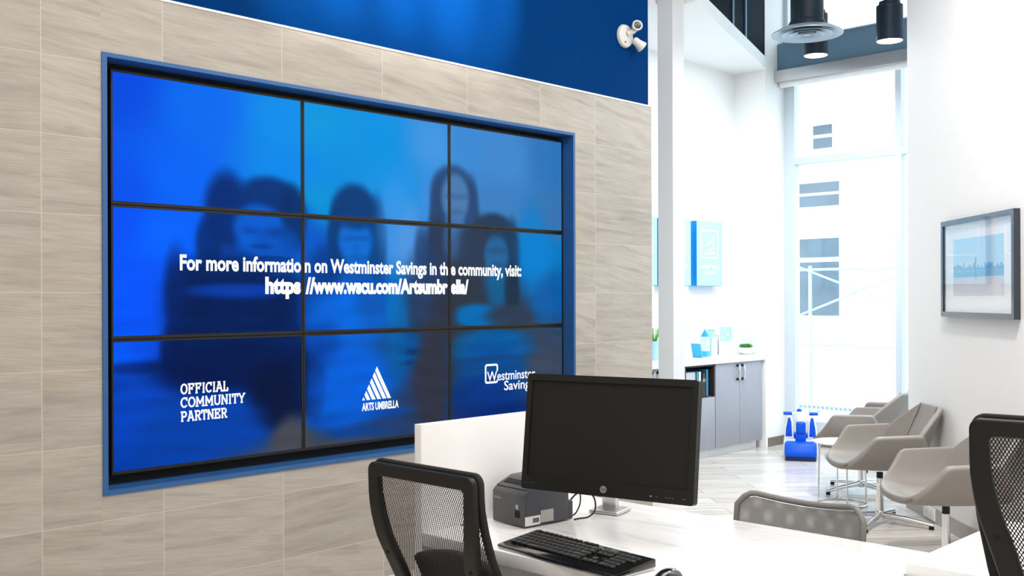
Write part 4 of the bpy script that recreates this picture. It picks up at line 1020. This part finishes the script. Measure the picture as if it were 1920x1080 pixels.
bw = thing('succulent_bowl', 'low white bowl of green succulents at the right end of the counter', 'potted plant', (8.845, 5.38, CZ))
MB().lathe([(0, 0), (.055, 0), (.085, .03), (.092, .062), (.086, .066), (.078, .05), (0, .05)], 40).obj('bowl', CERAM, bw, 50)
for cx, cy, sc in ((-.05, -.01, 1), (0, -.02, 1.1), (.05, -.01, .9), (-.02, .03, 1), (.03, .03, 1.0)):
    mb = MB()
    for k in range(16):
        a = k * 2.4; el = R(20 + 60 * (k / 16)); L = .036 * sc
        d = Vector((math.cos(a) * math.cos(el), math.sin(a) * math.cos(el), math.sin(el)))
        mb.ell((0, 0, 0), (L * .55, L * .26, L * .12), 10, Matrix.Translation(Vector((cx, cy, .062)) + d * L * .6) @ d.to_track_quat('X', 'Z').to_matrix().to_4x4())
    mb.obj('rosette', LEAF, bw, 60)
gp = thing('potted_grass', 'spiky green plant in a pale blue vase, in the gap left of the column', 'potted plant', (7.43, 5.44, CZ))
MB().lathe([(0, 0), (.045, 0), (.055, .09), (.05, .17), (.046, .17), (.05, .09), (0, .02)], 28).obj('vase', PALEBLUE, gp, 50)
for k in range(14):
    a = k * 2.4; s_ = .5 + .5 * ((k * 7) % 5) / 5
    p = bez([(0, 0, .12), (.03 * math.cos(a), .03 * math.sin(a), .20), (.10 * s_ * math.cos(a), .10 * s_ * math.sin(a), .26 + .03 * s_), (.16 * s_ * math.cos(a), .16 * s_ * math.sin(a), .22 + .06 * (k % 3))], 5)
    MB().tube(p, [.006 * (1 - .85 * i / (len(p) - 1)) for i in range(len(p))], 6).obj('leaf', LEAFL, gp, 180)

# ------------------------------------------------------------------ signs on the niche wall
def sign(label, x0, body, chart):
    w = .434; t = thing('wall_sign', label, 'sign', (x0 + w / 2, 5.582, 1.562), 0, 'blue box signs on the niche wall')
    MB().box((-w / 2, -.097, 0), (w / 2, 0, .608)).obj('box', SIGNS, t, 0)
    MB().box((-w / 2 + .004, -.0995, .003), (w / 2, -.097, .606)).obj('face', SIGNF, t, 0)
    yy = -.1008
    mb = MB(); cz, cx = .395, -.005; hw, hh, q = .150, .135, .014
    oo = [(a, b + cz) for a, b in rrect(hw, hw, -hh, hh, .03, .03, 2, 4)]; ii = [(a, b + cz) for a, b in rrect(hw - q, hw - q, -hh + q, hh - q, .018, .018, 2, 4)]
    V = [[mb.bm.verts.new((a + cx, yy, b)) for a, b in L] for L in (oo, ii)]
    for i in range(len(oo)): mb.bm.faces.new((V[0][i], V[0][(i + 1) % len(oo)], V[1][(i + 1) % len(oo)], V[1][i]))
    if chart:
        mb.poly([(x, yy, z) for x, z in ((-.10, .30), (.11, .30), (.11, .315), (-.10, .315))])
        for a, b in (((-.075, .375), (-.02, .41)), ((-.02, .405), (.02, .42)), ((.02, .415), (.07, .47))):
            A, B = Vector(a), Vector(b); n = Vector((-(B - A).y, (B - A).x)).normalized() * .007
            mb.poly([(p.x, yy, p.y) for p in (A + n, A - n, B - n, B + n)])
    for ln, z, hx in body:
        add_text(mb, ln, lambda x, z_: (x, yy, z_), -hx, hx, z, .030, .03)
    mb.obj('lettering', TXTW, t, 0)
    if chart:
        mb = MB()
        for k, h in enumerate((.03, .05, .085)): mb.poly([(x, yy, z) for x, z in ((-.055 + k * .045, .315), (-.02 + k * .045, .315), (-.02 + k * .045, .315 + h), (-.055 + k * .045, .315 + h))])
        mb.obj('chart_bars', LIME, t, 0)
sign('blue box sign with a rising chart icon and two lines of white lettering', 8.156, (('INVESTMENTS', .165, .155), ('& ADVICE', .112, .105)), True)
sign('blue box sign half hidden behind the right side of the column', 7.626, (('SAVINGS', .165, .155), ('& LOANS', .112, .115)), False)
sign('blue box sign seen in the narrow gap left of the column', 7.100, (), False)

# ------------------------------------------------------------------ picture on the right wall
pf = thing('framed_picture', 'black framed photograph of a pier and skyline on the right wall', 'picture', Wr(-1.208, 0.001, 1.330), RANG + PI)
# local frame turned so that the picture faces local -y
FW, FH = 1.014, .586
def FR(x0, z0, x1, z1, q, y0, y1):
    mb = MB()
    for lo, hi in (((x0, y0, z0), (x0 + q, y1, z1)), ((x1 - q, y0, z0), (x1, y1, z1)), ((x0 + q, y0, z0), (x1 - q, y1, z0 + q)), ((x0 + q, y0, z1 - q), (x1 - q, y1, z1))): mb.box(lo, hi)
    return mb
FR(-FW / 2, 0, FW / 2, FH, .030, -.036, -.002).obj('frame', PICF, pf, 0)
MB().box((-FW / 2 + .028, -.018, .028), (FW / 2 - .028, -.006, FH - .028)).obj('mat_board', MATB, pf, 0)
nx, nz = 120, 60; pw, ph = .70, .338; zc = .296
mb = MB().grid([[(-pw / 2 + pw * i / nx, -.0186, zc - ph / 2 + ph * j / nz) for i in range(nx + 1)] for j in range(nz + 1)])
po = mb.obj('print', PRINTM, pf, 180)
rng = np.random.RandomState(4); sky_h = np.repeat(rng.rand(40), 4) * .10
cols = []
for v in po.data.vertices:
    u = (v.co.x + pw / 2) / pw; h = (v.co.z - zc + ph / 2) / ph; i = min(119, int(u * 119))
    if h > .44:
        top = .47 + sky_h[i] * (1.0 if .02 < u < .98 else .6)
        c = (96, 168, 212) if h < top else (176 + 30 * (1 - h), 218 + 14 * (1 - h), 242)
    elif h > .33: c = (104, 176, 214) if (u < .45 or h > .40) else (96, 168, 206)
    else: c = (216 + 14 * ((i * 7 + int(h * 60) * 3) % 3 - 1), 212, 214)
    if abs(u - .47) < .012 and .30 < h < .66: c = (110, 150, 176)
    if u > .5 and .32 < h < .45 and i % 4 == 0: c = (150, 190, 214)
    cols += [s2l(c[0]), s2l(c[1]), s2l(c[2]), 1.0]
po.data.color_attributes.new('picture', 'FLOAT_COLOR', 'POINT').data.foreach_set('color', cols)
MB().box((-FW / 2 + .03, -.030, .03), (FW / 2 - .03, -.027, FH - .03)).obj('glass', PGLASS, pf, 0)
wo = thing('wall_outlet', 'pale outlet plate on the baseboard behind the lounge chairs', 'outlet', Wr(-.44, .0145, .015), RANG + PI)
MB().box((-.10, -.008, 0), (.10, 0, .080), .002).obj('plate', WHITE, wo, 30)
for s in (-.04, .04): MB().box((s - .016, -.0095, .025), (s + .016, -.008, .058), .001).obj('socket', STICK, wo, 30)

# brochures on the side desk
br = thing('brochure_holder', 'blue brochure holder on the side desk behind the right office chair', 'brochure holder', (3.02, .86, .762), R(200))
MB().prism([(-.05, 0), (.05, 0), (.045, .006), (-.03, .006), (-.065, .16), (-.071, .16)], lambda p, k: (p[0], -.055 + .11 * k, p[1])).obj('stand', mat('clear_acrylic', rgb(206, 216, 224), .1, noise=.02), br, 0)
MB().prism([(-.026, .008), (-.018, .008), (-.056, .17), (-.062, .17)], lambda p, k: (p[0], -.05 + .10 * k, p[1])).obj('brochure', mat('brochure_blue', rgb(20, 110, 190), .4, noise=.15, scale=30), br, 0)

# ------------------------------------------------------------------ air diffuser and pendant lights
dfu = thing('air_diffuser', 'round ringed air diffuser on a dark hanging duct near the window', 'air diffuser', (6.97, 3.72, 3.378))
MB().cyl((0, 0, .06), (0, 0, 1.215), .118, seg=40).obj('duct', DUCT, dfu, 40)
MB().lathe([(.118, .10), (.135, .07), (.135, .05), (.118, .05)], 40).obj('collar', DUCT, dfu, 40)
MB().lathe([(.115, .055), (.20, .035), (.254, .004), (.256, -.004), (.246, -.004), (.19, .022), (.115, .042)], 56).obj('outer_cone', DIFF, dfu, 40)
for r_, z in ((.18, -.002), (.125, -.004), (.07, -.006)):
    MB().lathe([(r_ * .62, .028), (r_, z), (r_ * 1.02, z - .004), (r_ * .95, z - .003), (r_ * .60, .022)], 48).obj('ring', DIFF, dfu, 40)
MB().lathe([(0, .02), (.03, .0), (.03, -.008), (0, -.010)], 24).obj('centre_cap', DIFF, dfu, 40)
def pendant(label, loc, r_, h):
    t = thing('pendant_light', label, 'pendant light', loc, 0, 'dark cylinder pendant lights')
    MB().lathe([(r_ * .96, .004), (r_, 0), (r_, h), (r_ * .80, h + .012), (r_ * .80, h + .03), (0, h + .03)], 40).obj('cylinder', DUCT, t, 40)
    MB().lathe([(0, .006), (r_ * .95, .006), (r_ * .95, .002), (0, .002)], 40).obj('diffuser', LAMPON, t, 40)
    l = area('pendant_lamp', (loc[0], loc[1], loc[2] - .008), r_ * 1.7, r_ * 1.7, 31, COOL); l.data.shape = 'DISK'
    MB().cyl((0, 0, h + .03), (0, 0, 4.6 - loc[2]), .04, seg=20).obj('stem', DUCT, t, 40)
pendant('dark cylinder pendant light half hidden behind the round air diffuser', (7.94, 4.16, 3.452), .097, .34)
pendant('dark cylinder pendant light nearest the right wall, at the top of the photo', (7.49, 3.33, 3.348), .095, .262)

# ------------------------------------------------------------------ outside the window
bd = thing('building', 'white building with blue windows across the street', 'building', (17.5, 7.0, -.25))
def bb(lo, hi): return (lo[0] - 17.5, lo[1] - 7, lo[2] + .25), (hi[0] - 17.5, hi[1] - 7, hi[2] + .25)
MB().box(*bb((16, -1, -.25), (19, 15, 6.4))).obj('wall', FACADE, bd, 0)
for y0, y1, z0, z1 in ((8.10, 8.43, 3.93, 4.10), (8.10, 8.43, 4.16, 4.31), (7.98, 8.72, 2.97, 3.15), (7.98, 8.72, 3.20, 3.362), (7.985, 8.723, 2.12, 2.43), (7.985, 8.723, 1.15, 2.04), (5.2, 5.9, 2.97, 3.36), (5.2, 5.9, 1.15, 2.43), (10.6, 11.3, 1.15, 2.43)):
    w = MB().box(*bb((15.985, y0, z0), (16.0, y1, z1))).obj('window', FACGL, bd, 0)
MB().box(*bb((14.6, 7.3, 4.36), (16, 9.4, 4.70))).obj('balcony', FACADE, bd, 0)
MB().box(*bb((15.92, 5, 2.70), (16, 10, 2.80))).box(*bb((15.92, 5, 2.50), (16, 10, 2.56))).obj('ledge', FACADE, bd, 0)
sc = thing('scaffolding', 'pale blue scaffold poles and braces outside the window', 'scaffolding', (15.6, 8.0, -.25))
def sp(a, b, r_, nm): MB().cyl((a[0] - 15.6, a[1] - 8, a[2] + .25), (b[0] - 15.6, b[1] - 8, b[2] + .25), r_, seg=8).obj(nm, SCAF, sc, 60)
k_ = 15.6 / 16
def sy(y): return y * k_
def sz(z): return 1.45 + (z - 1.45) * k_
for y in (8.50, 6.3): sp((15.6, sy(y), -.25), (15.6, sy(y), sz(1.98)), .030, 'pole')
for z in (1.916, .665): sp((15.6, sy(6.2), sz(z)), (15.6, sy(8.72), sz(z)), .022, 'rail')
sp((15.57, sy(8.715), sz(1.973)), (15.57, sy(6.3), sz(1.06)), .018, 'brace')
sp((15.63, sy(8.689), sz(1.161)), (15.63, sy(6.3), sz(2.06)), .018, 'brace')
for o in list(SC.objects):
    if o.parent is None and o.type in ('MESH', 'EMPTY') and 'label' not in o and o.get('kind') != 'structure': print('UNTAGGED', o.name)
